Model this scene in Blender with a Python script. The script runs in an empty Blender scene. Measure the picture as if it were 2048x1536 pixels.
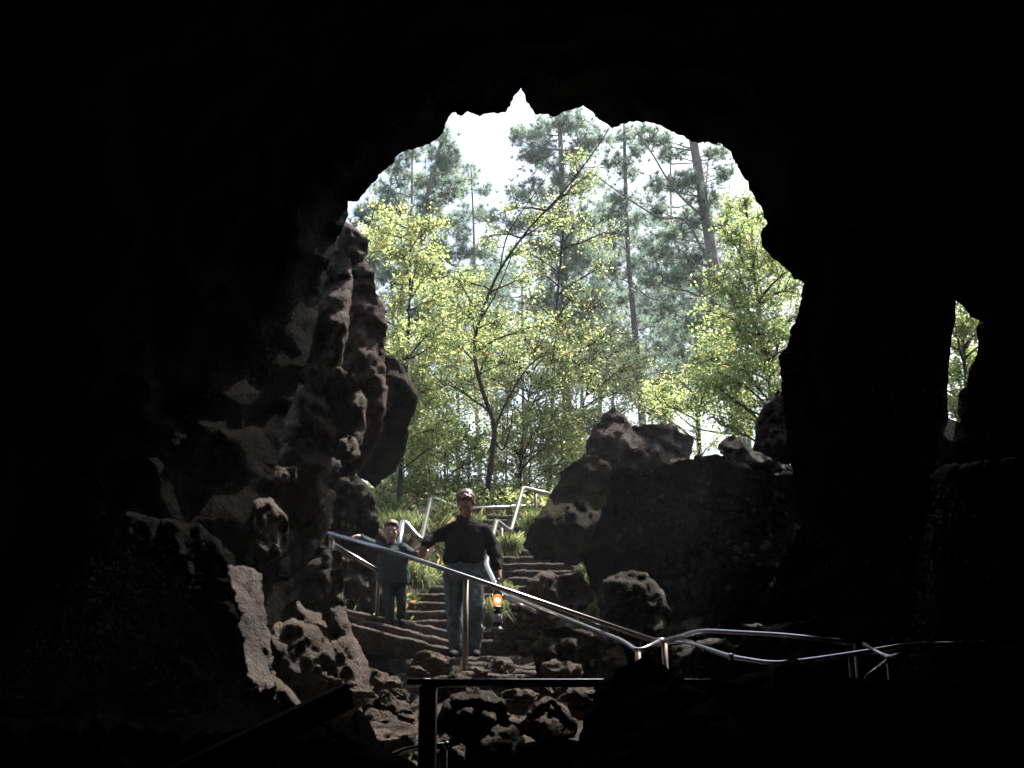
import bpy, bmesh, math, random
import numpy as np
from mathutils import Vector, noise, Matrix
from mathutils.geometry import delaunay_2d_cdt
R = math.radians
scene = bpy.context.scene
COL = scene.collection
HAZE = .0011; F = 2010.0; PITCH = R(15.5)
cp, sp = math.cos(PITCH), math.sin(PITCH)
def P(px, py, Y):
    """world point at horizontal depth Y seen from the camera at the origin"""
    xr = (px-1024)/F; yr = -(py-768)/F
    k = Y/(cp - sp*yr)
    return Vector((xr*k, Y, (sp+cp*yr)*k))
# ------------------------------------------------------------------ materials
def newmat(name):
    m = bpy.data.materials.new(name); m.use_nodes = True
    nt = m.node_tree; nt.nodes.clear()
    out = nt.nodes.new('ShaderNodeOutputMaterial')
    return m, nt, out
def N(nt, t, **kw):
    n = nt.nodes.new(t)
    for k, v in kw.items():
        if k in n.inputs: n.inputs[k].default_value = v
        else: setattr(n, k, v)
    return n
def ramp(nt, fac, stops):
    r = nt.nodes.new('ShaderNodeValToRGB'); e = r.color_ramp.elements
    while len(e) < len(stops): e.new(0.5)
    for i, (p, c) in enumerate(stops):
        e[i].position = p; e[i].color = (*c, 1)
    nt.links.new(fac, r.inputs[0]); return r
def rock_mat(name, c1, c2, c3, moss=0.0, bump=1.0, scale=1.0, rough=0.9, lichen=0.0, spec=.15):
    m, nt, out = newmat(name); L = nt.links
    tc = N(nt, 'ShaderNodeTexCoord')
    b = N(nt, 'ShaderNodeBsdfPrincipled', Roughness=rough)
    b.inputs['Specular IOR Level'].default_value = spec
    n1 = N(nt, 'ShaderNodeTexNoise', Scale=2.2*scale, Detail=8.0, Roughness=.65)
    n2 = N(nt, 'ShaderNodeTexNoise', Scale=11*scale, Detail=9.0, Roughness=.7)
    n3 = N(nt, 'ShaderNodeTexNoise', Scale=45*scale, Detail=6.0, Roughness=.7)
    vo = N(nt, 'ShaderNodeTexVoronoi', Scale=7*scale); vo.feature = 'DISTANCE_TO_EDGE'
    for n in (n1, n2, n3, vo): L.new(tc.outputs['Object'], n.inputs['Vector'])
    r1 = ramp(nt, n1.outputs['Fac'], [(.33, c1), (.5, c2), (.68, c3)])
    r2 = ramp(nt, n2.outputs['Fac'], [(.3, (.45, .45, .45)), (.7, (1.25, 1.22, 1.2))])
    mx = N(nt, 'ShaderNodeMixRGB', blend_type='MULTIPLY'); mx.inputs[0].default_value = 1
    L.new(r1.outputs[0], mx.inputs[1]); L.new(r2.outputs[0], mx.inputs[2])
    col = mx.outputs[0]
    if moss > 0:
        n4 = N(nt, 'ShaderNodeTexNoise', Scale=3.3, Detail=7.0, Roughness=.7); L.new(tc.outputs['Object'], n4.inputs['Vector'])
        r4 = ramp(nt, n4.outputs['Fac'], [(.62-moss*.25, (0, 0, 0)), (.72-moss*.25, (1, 1, 1))])
        mm = N(nt, 'ShaderNodeMixRGB'); L.new(r4.outputs[0], mm.inputs[0]); L.new(col, mm.inputs[1])
        mm.inputs[2].default_value = (.045, .045, .013, 1); col = mm.outputs[0]
    if lichen > 0:
        v2 = N(nt, 'ShaderNodeTexVoronoi', Scale=9.0); L.new(tc.outputs['Object'], v2.inputs['Vector'])
        n5 = N(nt, 'ShaderNodeTexNoise', Scale=2.0, Detail=2.0); L.new(tc.outputs['Object'], n5.inputs['Vector'])
        ad = N(nt, 'ShaderNodeMath', operation='SUBTRACT'); L.new(n5.outputs['Fac'], ad.inputs[0]); L.new(v2.outputs['Distance'], ad.inputs[1])
        r5 = ramp(nt, ad.outputs[0], [(.2, (0, 0, 0)), (.3, (lichen,)*3)])
        ml = N(nt, 'ShaderNodeMixRGB'); L.new(r5.outputs[0], ml.inputs[0]); L.new(col, ml.inputs[1])
        ml.inputs[2].default_value = (.22, .21, .15, 1); col = ml.outputs[0]
    L.new(col, b.inputs['Base Color'])
    a1 = N(nt, 'ShaderNodeMath', operation='MULTIPLY_ADD'); L.new(n2.outputs['Fac'], a1.inputs[0]); a1.inputs[1].default_value = .7; L.new(n1.outputs['Fac'], a1.inputs[2])
    a2 = N(nt, 'ShaderNodeMath', operation='MULTIPLY_ADD'); L.new(n3.outputs['Fac'], a2.inputs[0]); a2.inputs[1].default_value = .22; L.new(a1.outputs[0], a2.inputs[2])
    cr = ramp(nt, vo.outputs['Distance'], [(0, (0, 0, 0)), (.06, (1, 1, 1))])
    a3 = N(nt, 'ShaderNodeMath', operation='MULTIPLY_ADD'); L.new(cr.outputs[0], a3.inputs[0]); a3.inputs[1].default_value = .08; L.new(a2.outputs[0], a3.inputs[2])
    bp = N(nt, 'ShaderNodeBump', Strength=1.0, Distance=.16*bump); L.new(a3.outputs[0], bp.inputs['Height'])
    L.new(bp.outputs[0], b.inputs['Normal']); L.new(b.outputs[0], out.inputs[0])
    return m
def plain(name, col, rough=.6, metal=0.0, nscale=20, var=.25, bump=0.0, spec=.4):
    m, nt, out = newmat(name); L = nt.links
    tc = N(nt, 'ShaderNodeTexCoord'); b = N(nt, 'ShaderNodeBsdfPrincipled', Roughness=rough, Metallic=metal)
    b.inputs['Specular IOR Level'].default_value = spec
    n = N(nt, 'ShaderNodeTexNoise', Scale=float(nscale), Detail=5.0); L.new(tc.outputs['Object'], n.inputs['Vector'])
    r = ramp(nt, n.outputs['Fac'], [(.3, tuple(c*(1-var) for c in col)), (.7, tuple(min(1, c*(1+var)) for c in col))])
    L.new(r.outputs[0], b.inputs['Base Color'])
    if bump:
        bp = N(nt, 'ShaderNodeBump', Strength=.6, Distance=bump); L.new(n.outputs['Fac'], bp.inputs['Height']); L.new(bp.outputs[0], b.inputs['Normal'])
    L.new(b.outputs[0], out.inputs[0]); return m
def leafmat(name, col, trans, tw=.6):
    m, nt, out = newmat(name); L = nt.links
    d = N(nt, 'ShaderNodeBsdfPrincipled', Roughness=.5); d.inputs['Base Color'].default_value = (*col, 1); d.inputs['Specular IOR Level'].default_value = .4
    t = N(nt, 'ShaderNodeBsdfTranslucent'); 
    tc = N(nt, 'ShaderNodeTexCoord'); n = N(nt, 'ShaderNodeTexNoise', Scale=3.0, Detail=3.0); L.new(tc.outputs['Object'], n.inputs['Vector'])
    r = ramp(nt, n.outputs['Fac'], [(.3, tuple(c*.75 for c in trans)), (.7, tuple(min(1, c*1.25) for c in trans))])
    L.new(r.outputs[0], t.inputs[0])
    mx = N(nt, 'ShaderNodeMixShader'); mx.inputs[0].default_value = tw
    L.new(d.outputs[0], mx.inputs[1]); L.new(t.outputs[0], mx.inputs[2]); L.new(mx.outputs[0], out.inputs[0]); return m
M = {}
M['cave'] = rock_mat('basalt_cave_shade', (.002, .0017, .0015), (.0035, .003, .0026), (.0065, .0055, .0047), bump=1.2, spec=.02)  # cave gloom is put into the colour, far darker than bare basalt
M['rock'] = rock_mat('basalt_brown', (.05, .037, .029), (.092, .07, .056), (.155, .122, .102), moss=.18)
M['rockdark'] = rock_mat('basalt_shaded', (.022, .017, .0135), (.038, .03, .023), (.065, .052, .04), moss=.2, lichen=.5)  # shaded copy of the brown basalt, shade mixed into its tone
M['rockmoss'] = rock_mat('basalt_mossy', (.018, .014, .010), (.032, .025, .017), (.055, .042, .028), moss=.45, spec=.06)
M['rockshade'] = rock_mat('basalt_lichen_shaded', (.003, .0026, .0022), (.006, .005, .0042), (.012, .01, .008), moss=.0, lichen=.22, spec=.04)  # lichen over basalt whose dark base carries painted shade
M['rockpale'] = rock_mat('basalt_pale', (.036, .029, .026), (.068, .057, .051), (.125, .108, .097), scale=1.6, bump=.5)
M['rockred'] = rock_mat('basalt_red', (.04, .026, .02), (.075, .048, .038), (.12, .08, .06), moss=.1)
M['black'] = rock_mat('basalt_deep_shade', (.002, .002, .002), (.0035, .0035, .0035), (.006, .006, .006), spec=.02)  # foreground basalt with its deep shade painted in as near black
M['step'] = rock_mat('step_stone', (.085, .067, .06), (.15, .122, .11), (.24, .2, .182), scale=2.5, bump=.7)
M['ground'] = rock_mat('ground_soil', (.05, .038, .026), (.085, .064, .044), (.15, .115, .085), scale=2.2, moss=.3)
M['steel'] = plain('galvanized_steel', (.36, .36, .38), .24, .9, 30, .12)
M['steeldull'] = plain('weathered_steel', (.22, .18, .14), .5, .7, 12, .25)
M['darksteel'] = plain('dark_painted_steel', (.05, .05, .05), .35, .6, 12, .2)
M['wood'] = plain('dark_timber', (.035, .025, .018), .35, 0, 8, .4, .004)  # dark brown timber, fairly smooth
M['bark'] = plain('bark_dark', (.022, .017, .014), .9, 0, 9, .45, .03)
M['barkgrey'] = plain('bark_grey', (.16, .14, .13), .9, 0, 9, .35, .03)
M['barkred'] = plain('bark_pine', (.26, .215, .19), .9, 0, 5, .45, .05)  # bark lightened, the glare over the pines is in its colour
M['skin'] = plain('skin', (.46, .25, .18), .55, 0, 30, .08)
M['hair'] = plain('hair_brown', (.11, .055, .036), .55, 0, 60, .4, .006)
M['sweater'] = plain('black_knit', (.015, .0125, .0135), .95, 0, 40, .3, .01, .1)
M['jeans'] = plain('denim', (.10, .13, .15), .9, 0, 14, .4, .01, .15)
M['trousers'] = plain('dark_trousers', (.03, .038, .048), .9, 0, 20, .35, .01, .15)
M['shoe'] = plain('shoe_black', (.012, .012, .013), .8, 0, 20, .2, 0, .15)
M['sole'] = plain('shoe_sole', (.4, .4, .4), .6, 0, 20, .1)
def fleece():
    m, nt, out = newmat('teal_striped_fleece'); L = nt.links
    tc = N(nt, 'ShaderNodeTexCoord'); b = N(nt, 'ShaderNodeBsdfPrincipled', Roughness=.95); b.inputs['Specular IOR Level'].default_value = .1
    w = N(nt, 'ShaderNodeTexWave', Scale=16.0, Distortion=.8); w.bands_direction = 'Z'; w.inputs['Detail'].default_value = 1
    L.new(tc.outputs['Object'], w.inputs['Vector'])
    r = ramp(nt, w.outputs['Fac'], [(.3, (.025, .043, .045)), (.75, (.06, .083, .085))])
    L.new(r.outputs[0], b.inputs['Base Color']); L.new(b.outputs[0], out.inputs[0]); return m
M['fleece'] = fleece()
LEAF = dict(
    green=[leafmat('leaf_green', (.08, .125, .045), (.42, .54, .18)), leafmat('leaf_lime', (.19, .23, .09), (.66, .72, .32)), leafmat('leaf_deep', (.06, .1, .04), (.24, .38, .12)), leafmat('leaf_yellow', (.26, .24, .08), (.75, .66, .26))],
    needle=[leafmat('needle_blue', (.15, .21, .17), (.34, .48, .38), .5), leafmat('needle_dark', (.09, .14, .11), (.2, .3, .22), .5), leafmat('needle_pale', (.22, .27, .19), (.48, .58, .38), .5)],  # needle tones raised to carry the pale glare in their colour
    ground=[leafmat('herb_green', (.05, .085, .028), (.13, .21, .05)), leafmat('herb_pale', (.10, .125, .05), (.27, .32, .12)), leafmat('herb_orange', (.25, .12, .03), (.65, .33, .07)), leafmat('herb_straw', (.25, .2, .09), (.6, .5, .22))])
LEAF['orange'] = leafmat('leaf_orange', (.3, .13, .03), (.75, .33, .06))
# ------------------------------------------------------------------ mesh helpers
def tag(o, label=None, cat=None, group=None, kind=None):
    if label: o['label'] = label
    if cat: o['category'] = cat
    if group: o['group'] = group
    if kind: o['kind'] = kind
    return o
def empty(name, loc, label, cat, group=None):
    o = bpy.data.objects.new(name, None); COL.objects.link(o); o.location = loc; o.empty_display_size = .1
    return tag(o, label, cat, group)
def link(name, me, mats, parent=None, smooth=True):
    if not isinstance(mats, (list, tuple)): mats = [mats]
    for m in mats: me.materials.append(m)
    if smooth: me.polygons.foreach_set('use_smooth', [True]*len(me.polygons))
    o = bpy.data.objects.new(name, me); COL.objects.link(o)
    if parent:
        o.parent = parent
        me.transform(Matrix.Translation(-parent_world(parent)))
    me.update(); return o
def parent_world(p):
    v = Vector((0, 0, 0))
    while p: v = v + p.location; p = p.parent
    return v
def fast(name, V, Fc, mats, parent=None, mi=None, smooth=False):
    V = np.asarray(V, dtype=np.float32); Fc = np.asarray(Fc, dtype=np.int32); k = Fc.shape[1]
    me = bpy.data.meshes.new(name); me.vertices.add(len(V)); me.vertices.foreach_set('co', V.ravel())
    me.loops.add(Fc.size); me.loops.foreach_set('vertex_index', Fc.ravel())
    me.polygons.add(len(Fc)); me.polygons.foreach_set('loop_start', np.arange(0, Fc.size, k, dtype=np.int32))
    o_m = mats if isinstance(mats, (list, tuple)) else [mats]
    me.update(calc_edges=True)
    o = link(name, me, o_m, parent, smooth)
    if mi is not None: me.polygons.foreach_set('material_index', np.asarray(mi, dtype=np.int32)); me.update()
    return o
class MB:
    def __init__(s): s.v = []; s.f = []
    def add(s, v, f):
        k = len(s.v); s.v += [tuple(q) for q in v]; s.f += [tuple(i+k for i in q) for q in f]
    def tube(s, pts, rad, n=8, caps=True):
        pts = [Vector(p) for p in pts]
        if not isinstance(rad, (list, tuple)): rad = [rad]*len(pts)
        vs, fs = [], []; up = None
        for i, p in enumerate(pts):
            t = (pts[min(i+1, len(pts)-1)]-pts[max(i-1, 0)]).normalized()
            if up is None:
                up = Vector((0, 0, 1)) if abs(t.z) < .9 else Vector((1, 0, 0))
            a = t.cross(up); a = a.normalized() if a.length > 1e-4 else t.orthogonal().normalized()
            b = a.cross(t).normalized(); up = b
            for j in range(n):
                w = 2*math.pi*j/n; vs.append(p+(a*math.cos(w)+b*math.sin(w))*rad[i])
        for i in range(len(pts)-1):
            for j in range(n):
                j2 = (j+1) % n; fs.append((i*n+j, i*n+j2, (i+1)*n+j2, (i+1)*n+j))
        if caps: fs.append(tuple(range(n))[::-1]); fs.append(tuple((len(pts)-1)*n+j for j in range(n)))
        s.add(vs, fs)
    def ell(s, c, r, rot=None, nu=20, nv=14):
        c = Vector(c); vs = []; fs = []
        for i in range(nv+1):
            th = math.pi*i/nv
            for j in range(nu):
                ph = 2*math.pi*j/nu
                q = Vector((r[0]*math.sin(th)*math.cos(ph), r[1]*math.sin(th)*math.sin(ph), r[2]*math.cos(th)))
                if rot: q = rot @ q
                vs.append(c+q)
        for i in range(nv):
            for j in range(nu):
                fs.append((i*nu+j, (i+1)*nu+j, (i+1)*nu+(j+1) % nu, i*nu+(j+1) % nu))
        s.add(vs, fs)
    def lathe(s, base, prof, n=24):
        b = Vector(base); vs = []; fs = []
        for (r, z) in prof:
            for j in range(n):
                w = 2*math.pi*j/n; vs.append(b+Vector((r*math.cos(w), r*math.sin(w), z)))
        for i in range(len(prof)-1):
            for j in range(n): fs.append((i*n+j, i*n+(j+1) % n, (i+1)*n+(j+1) % n, (i+1)*n+j))
        fs.append(tuple(range(n))[::-1]); fs.append(tuple((len(prof)-1)*n+j for j in range(n)))
        s.add(vs, fs)
    def cap(s, p, q, rp, rq, n=14, sy=1.0):
        """tapered capsule with rounded ends"""
        p, q = Vector(p), Vector(q); t = (q-p).normalized()
        pts, rad = [], []
        for a in (80, 55, 30): pts.append(p-t*rp*math.sin(R(a))); rad.append(rp*math.cos(R(a)))
        pts.append(p); rad.append(rp); pts.append(q); rad.append(rq)
        for a in (30, 55, 80): pts.append(q+t*rq*math.sin(R(a))); rad.append(rq*math.cos(R(a)))
        s.tube(pts, rad, n)
    def mesh(s, name):
        me = bpy.data.meshes.new(name); me.from_pydata([tuple(v) for v in s.v], [], s.f); me.update(); return me
    def build(s, name, mat, parent=None, smooth=True): return link(name, s.mesh(name), mat, parent, smooth)
    def fuse(s, name, mat, parent, voxel=.01, it=4, wrinkle=0.0, wscale=8):
        """one continuous surface from overlapping volumes"""
        me = s.mesh(name); bm = bmesh.new(); bm.from_mesh(me); bmesh.ops.remove_doubles(bm, verts=bm.verts, dist=1e-5); bmesh.ops.recalc_face_normals(bm, faces=bm.faces); bm.to_mesh(me); bm.free()
        o = bpy.data.objects.new('tmp', me); COL.objects.link(o)
        m = o.modifiers.new('r', 'REMESH'); m.mode = 'VOXEL'; m.voxel_size = voxel
        m2 = o.modifiers.new('s', 'SMOOTH'); m2.iterations = it; m2.factor = .5
        dg = bpy.context.evaluated_depsgraph_get(); me2 = bpy.data.meshes.new_from_object(o.evaluated_get(dg))
        bpy.data.objects.remove(o); me2.name = name
        if wrinkle:
            for v in me2.vertices:
                nn = noise.fractal(v.co*wscale*Vector((1, 1, .6)).length if False else Vector((v.co.x*wscale, v.co.y*wscale, v.co.z*wscale*.7)), .8, 2.2, 3)
                v.co = v.co + v.normal*nn*wrinkle
        return link(name, me2, mat, parent)
def inside(pts, poly):
    x, y = pts[:, 0], pts[:, 1]; r = np.zeros(len(pts), bool); n = len(poly); j = n-1
    for i in range(n):
        xi, yi = poly[i]; xj, yj = poly[j]
        c = ((yi > y) != (yj > y)) & (x < (xj-xi)*(y-yi)/(yj-yi+1e-12)+xi); r ^= c; j = i
    return r
def segdist(pts, poly):
    d = np.full(len(pts), 1e9); n = len(poly)
    for i in range(n):
        a = np.array(poly[i]); b = np.array(poly[(i+1) % n]); ab = b-a
        t = np.clip(((pts-a)@ab)/(ab@ab+1e-12), 0, 1); q = a+t[:, None]*ab
        d = np.minimum(d, np.hypot(*(pts-q).T))
    return d
def resample(poly, s, jit, rnd):
    out = []
    for i in range(len(poly)):
        a, b = poly[i], poly[(i+1) % len(poly)]; L = math.hypot(b[0]-a[0], b[1]-a[1]); k = max(1, int(L/s))
        for j in range(k):
            t = j/k; x, y = a[0]+(b[0]-a[0])*t, a[1]+(b[1]-a[1])*t
            q = noise.noise_vector(Vector((x*.07, y*.07, rnd)))+noise.noise_vector(Vector((x*.16, y*.16, rnd)))*.7+noise.noise_vector(Vector((x*.45, y*.45, rnd)))*.35
            out.append((x+q.x*jit, y+q.y*jit))
    return out
def facet(q, sc, seed, amp):
    q = q*sc; dd, pp = noise.voronoi(q); c = pp[0]; r = noise.cell_vector(c*13.7+Vector((seed, .5, .5)))-Vector((.5, .5, .5))
    if abs(r.x) > 2: r = Vector((0, 0, 0))
    return ((q-c).dot(r*2.4)+r.z*.28)/sc*amp
def rock(name, label, poly, Y, T, mat, seed=0, cat='rock', s=6.5, jit=5, rough=1.0, tilt=(0, 0), group=None, dm=None, sharp=.5):
    """a boulder: outline at its own distance, bulging to front and back, broken into facets"""
    rnd = random.Random(seed); bd = resample(poly, s, jit, seed*3.7)
    xs = [p[0] for p in bd]; ys = [p[1] for p in bd]
    if dm is None: dm = .42*min(max(xs)-min(xs), max(ys)-min(ys))
    g = [(x+rnd.uniform(-.3, .3)*s, y+rnd.uniform(-.3, .3)*s) for x in np.arange(min(xs), max(xs), s) for y in np.arange(min(ys), max(ys), s)]
    g = np.array(g); keep = inside(g, bd) & (segdist(g, bd) > s*.55); g = g[keep]
    pts = bd+[tuple(q) for q in g]; nb = len(bd)
    vv, ee, ff, ov, oe, of = delaunay_2d_cdt([Vector(p) for p in pts], [(i, (i+1) % nb) for i in range(nb)], [], 0, 1e-4)
    vv = np.array([(v.x, v.y) for v in vv]); ff = [f for f in ff if len(f) == 3]
    cen = np.array([vv[list(f)].mean(0) for f in ff]); ok = inside(cen, bd); ff = [f for f, k in zip(ff, ok) if k]
    d = segdist(vv, bd); mx, my = np.mean(xs), np.mean(ys)
    V = []; back = {}; fr = []
    pxm = F/Y; W = max(max(xs)-min(xs), max(ys)-min(ys))/pxm; planes = []
    for k in range(int(6+W*5)):
        an = rnd.uniform(0, 6.28); sl = rnd.uniform(.25, 1.1)*T/max(.3, W)*2.2
        planes.append((mx+rnd.uniform(-.32, .32)*(max(xs)-min(xs)), my+rnd.uniform(-.36, .36)*(max(ys)-min(ys)), math.cos(an)*sl, math.sin(an)*sl, T*rnd.uniform(.62, 1.0)))
    for i, (x, y) in enumerate(vv):
        u = min(1, d[i]/dm); h = T*min(1, math.sqrt(max(0, 1-(1-u)**2))*.35+u*.9)
        wx, wy = x+noise.noise(Vector((x*.03, y*.03, seed)))*10, y+noise.noise(Vector((x*.03, y*.03, seed+5)))*10
        for (ax, ay, gx, gy, hh) in planes:
            h = min(h, hh+((wx-ax)*gx+(wy-ay)*gy)/pxm)
        h = max(h, -.15*T)
        q = Vector((x/pxm, y/pxm, seed*1.3)); Y0 = Y+tilt[0]*(x-mx)/pxm+tilt[1]*(y-my)/pxm
        w = q+noise.noise_vector(q*2.5)*.12
        fc = facet(w, 2.2, seed+2, .22)+facet(w, 5.5, seed+4, .42)+facet(w, 12.0, seed+8, .3)
        fr_n = noise.fractal(q*3.5, .7, 2.1, 7)*.11+(1-abs(noise.noise(q*6))*2)*.02
        e = min(1, d[i]/(s*1.5))
        V.append(P(x, y, Y0-h*.8-(fc-fr_n)*rough*e))
    n = len(V)
    for i, (x, y) in enumerate(vv):
        if d[i] > 1e-2:
            u = min(1, d[i]/dm); h = T*math.sqrt(max(0, 1-(1-u)**2)); back[i] = len(V)
            Y0 = Y+tilt[0]*(x-mx)/pxm+tilt[1]*(y-my)/pxm
            V.append(P(x, y, Y0)+Vector((0, h*.9+noise.fractal(Vector((x/pxm*2, y/pxm*2, seed)), .9, 2, 3)*.1, -.0)))
    faces = list(ff)+[tuple(back.get(i, i) for i in f)[::-1] for f in ff]
    base = Vector((sum(v.x for v in V)/len(V), Y, min(v.z for v in V)))
    me = bpy.data.meshes.new(name); me.from_pydata([tuple(v-base) for v in V], [], faces)
    bm = bmesh.new(); bm.from_mesh(me); bmesh.ops.recalc_face_normals(bm, faces=bm.faces); bm.to_mesh(me); bm.free()
    o = link(name, me, mat); o.location = base
    return tag(o, label, cat, group)
def stone(loc, r, seed, mat, label, name='stone', cat='stone', group=None, sub=4):
    bm = bmesh.new(); bmesh.ops.create_icosphere(bm, subdivisions=sub, radius=1)
    rnd = random.Random(seed); sc = Vector((r[0], r[1], r[2]))
    pl = [(Vector([rnd.gauss(0, 1) for _ in range(3)]).normalized(), rnd.uniform(.55, .85)) for _ in range(9)]
    for v in bm.verts:
        c = v.co.copy()
        for nrm, dd in pl:
            k = c.dot(nrm)-dd
            if k > 0: c -= nrm*k
        c *= 1+noise.fractal(c*1.6+Vector((seed, 0, 0)), .7, 2.2, 6)*.32+facet(c, 2.6, seed, .25)
        v.co = Vector((c.x*sc.x, c.y*sc.y, c.z*sc.z))
    me = bpy.data.meshes.new(name); bm.to_mesh(me); bm.free()
    o = link(name, me, mat, None, True); o.location = loc; o.rotation_euler = (0, 0, rnd.uniform(0, 6))
    return tag(o, label, cat, group)

# ------------------------------------------------------------------ terrain
STY0, STZ0, RUN, RISE, NST = 11.35, .24, .237, .115, 17
def stair_c(y):
    t = max(0, min(1.3, (y-STY0)/(RUN*NST))); return -.72+1.17*t+.1*math.sin(t*3)
def smooth(a, b, x):
    t = max(0, min(1, (x-a)/(b-a))); return t*t*(3-2*t)
def lerp_tab(tab, x):
    if x <= tab[0][0]: return tab[0][1]
    for (a, b), (c, d) in zip(tab, tab[1:]):
        if x <= c: return b+(d-b)*(x-a)/(c-a)
    return tab[-1][1]
def ground_z(x, y):
    tab = [(-12, -1.8), (2.5, -1.75), (4, -1.6), (5, -1.3), (6, -.9), (7, -.66), (9, -.42), (10, -.2), (11.2, .0), (12, .35), (14, 1.25), (15.5, 2.0), (17.5, 2.72), (19, 2.95), (24, 2.9), (40, 2.2), (120, .5), (400, -3)]
    z = lerp_tab(tab, y)
    if y > 10.3:
        c = stair_c(y); d = abs(x-c)
        corridor = 1-smooth(.72, 1.1, d)
        top = STY0+RUN*NST
        on = smooth(10.3, 11.2, y)*(1-smooth(top, top+.8, y))
        zs = STZ0+max(0, (y-STY0))/RUN*RISE-.3
        bank = z+ .35*smooth(.8, 1.8, d)*on
        z = bank*(1-corridor*on)+min(zs, bank)*corridor*on
    amp = .10 if y < 10.5 else .06
    if abs(x) < 12 and y < 30:
        z += noise.fractal(Vector((x*1.3, y*1.3, .5)), .8, 2.1, 6)*amp*1.3+noise.fractal(Vector((x*5, y*5, 3)), .9, 2.1, 4)*amp*.5
    elif y > 30 or abs(x) > 12: z += noise.noise(Vector((x*.05, y*.05, 0)))*.5
    return z
def build_ground():
    xs = list(np.arange(-6, 6.01, .06)); ys = list(np.arange(3, 20.01, .07))
    def ext(lo, hi, a, b):
        o = []; st = .1; x = hi
        while x < b: x += st; st *= 1.35; o.append(min(x, b))
        p = []; st = .1; x = lo
        while x > a: x -= st; st *= 1.35; p.append(max(x, a))
        return p[::-1], o
    p, o = ext(-6, 6, -260, 260); xs = p+xs+o
    p, o = ext(3, 20, -14, 420); ys = p+ys+o
    V = [(x, y, ground_z(x, y)) for y in ys for x in xs]; nx = len(xs)
    Fc = [(j*nx+i, j*nx+i+1, (j+1)*nx+i+1, (j+1)*nx+i) for j in range(len(ys)-1) for i in range(nx-1)]
    o = fast('ground', V, Fc, M['ground'], smooth=True); tag(o, kind='structure')
build_ground()

# ------------------------------------------------------------------ the cave: a closed shell of rock round the camera with two openings
MAIN = [(1042, 176), (1056, 205), (1070, 228), (1088, 227), (1110, 234), (1135, 222), (1170, 212), (1190, 232), (1222, 256), (1250, 247), (1290, 243), (1318, 250), (1345, 266), (1372, 276), (1395, 286), (1420, 285), (1443, 290), (1462, 305), (1470, 325), (1484, 350), (1500, 375), (1512, 402), (1530, 425), (1533, 448), (1522, 468), (1524, 492), (1542, 512), (1565, 530), (1588, 556), (1606, 566), (1604, 600), (1590, 640), (1578, 672), (1571, 700), (1556, 714), (1562, 745), (1563, 780), (1570, 850), (1585, 950), (1600, 1060), (1520, 1200), (1360, 1245), (1230, 1290), (1190, 1340), (1180, 1480), (900, 1500), (640, 1480), (590, 1430), (595, 1200), (575, 1100), (545, 980), (565, 860), (620, 700), (650, 560), (672, 480), (688, 452), (695, 430), (697, 402), (718, 402), (732, 380), (752, 360), (775, 335), (792, 312), (815, 300), (850, 290), (875, 278), (890, 262), (894, 240), (905, 226), (920, 232), (936, 224), (960, 231), (985, 226), (1012, 226), (1022, 205), (1032, 190)]
SMALL = [(1912, 602), (1925, 612), (1940, 632), (1966, 645), (1952, 658), (1957, 690), (1950, 722), (1938, 738), (1934, 768), (1918, 786), (1930, 806), (1942, 820), (1925, 826), (1918, 845), (1897, 836), (1895, 780), (1899, 720), (1904, 670), (1911, 640)]
def pix_dir(px, py):
    v = P(px, py, 1).normalized(); return math.atan2(v.x, v.y), math.asin(v.z)
def shell_r(az, el):
    d = Vector((math.sin(az)*math.cos(el), math.cos(az)*math.cos(el), math.sin(el)))
    inv = []
    def plane(n, dist):
        n = Vector(n); n.normalize(); k = d.dot(n)
        if k > 1e-4: inv.append(k/dist)
    plane((0, -.2, 1), 3.45); plane((0, 1, .06), 9.3); plane((-1, .42, .1), 5.6); plane((1, .25, .1), 7.0)
    plane((0, -1, .2), 9.0); plane((0, 0, -1), 2.7); plane((.5, 0, 1), 5.2); plane((-.6, 0, 1), 4.6)
    k = 9.0; s = sum(i**k for i in inv)**(1/k); r = 1/s
    q = d*r
    rid = 1-abs(noise.noise(q*.8))*2
    r += noise.fractal(q*.5, .9, 2.1, 6)*.36-rid*.12+noise.fractal(q*2.2, .9, 2, 4)*.12
    w = q+noise.noise_vector(q*1.3)*.25
    r += facet(w, .55, 3, .14)+facet(w, 1.3, 5, .14)+facet(w, 3.2, 6, .22)
    return r
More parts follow.
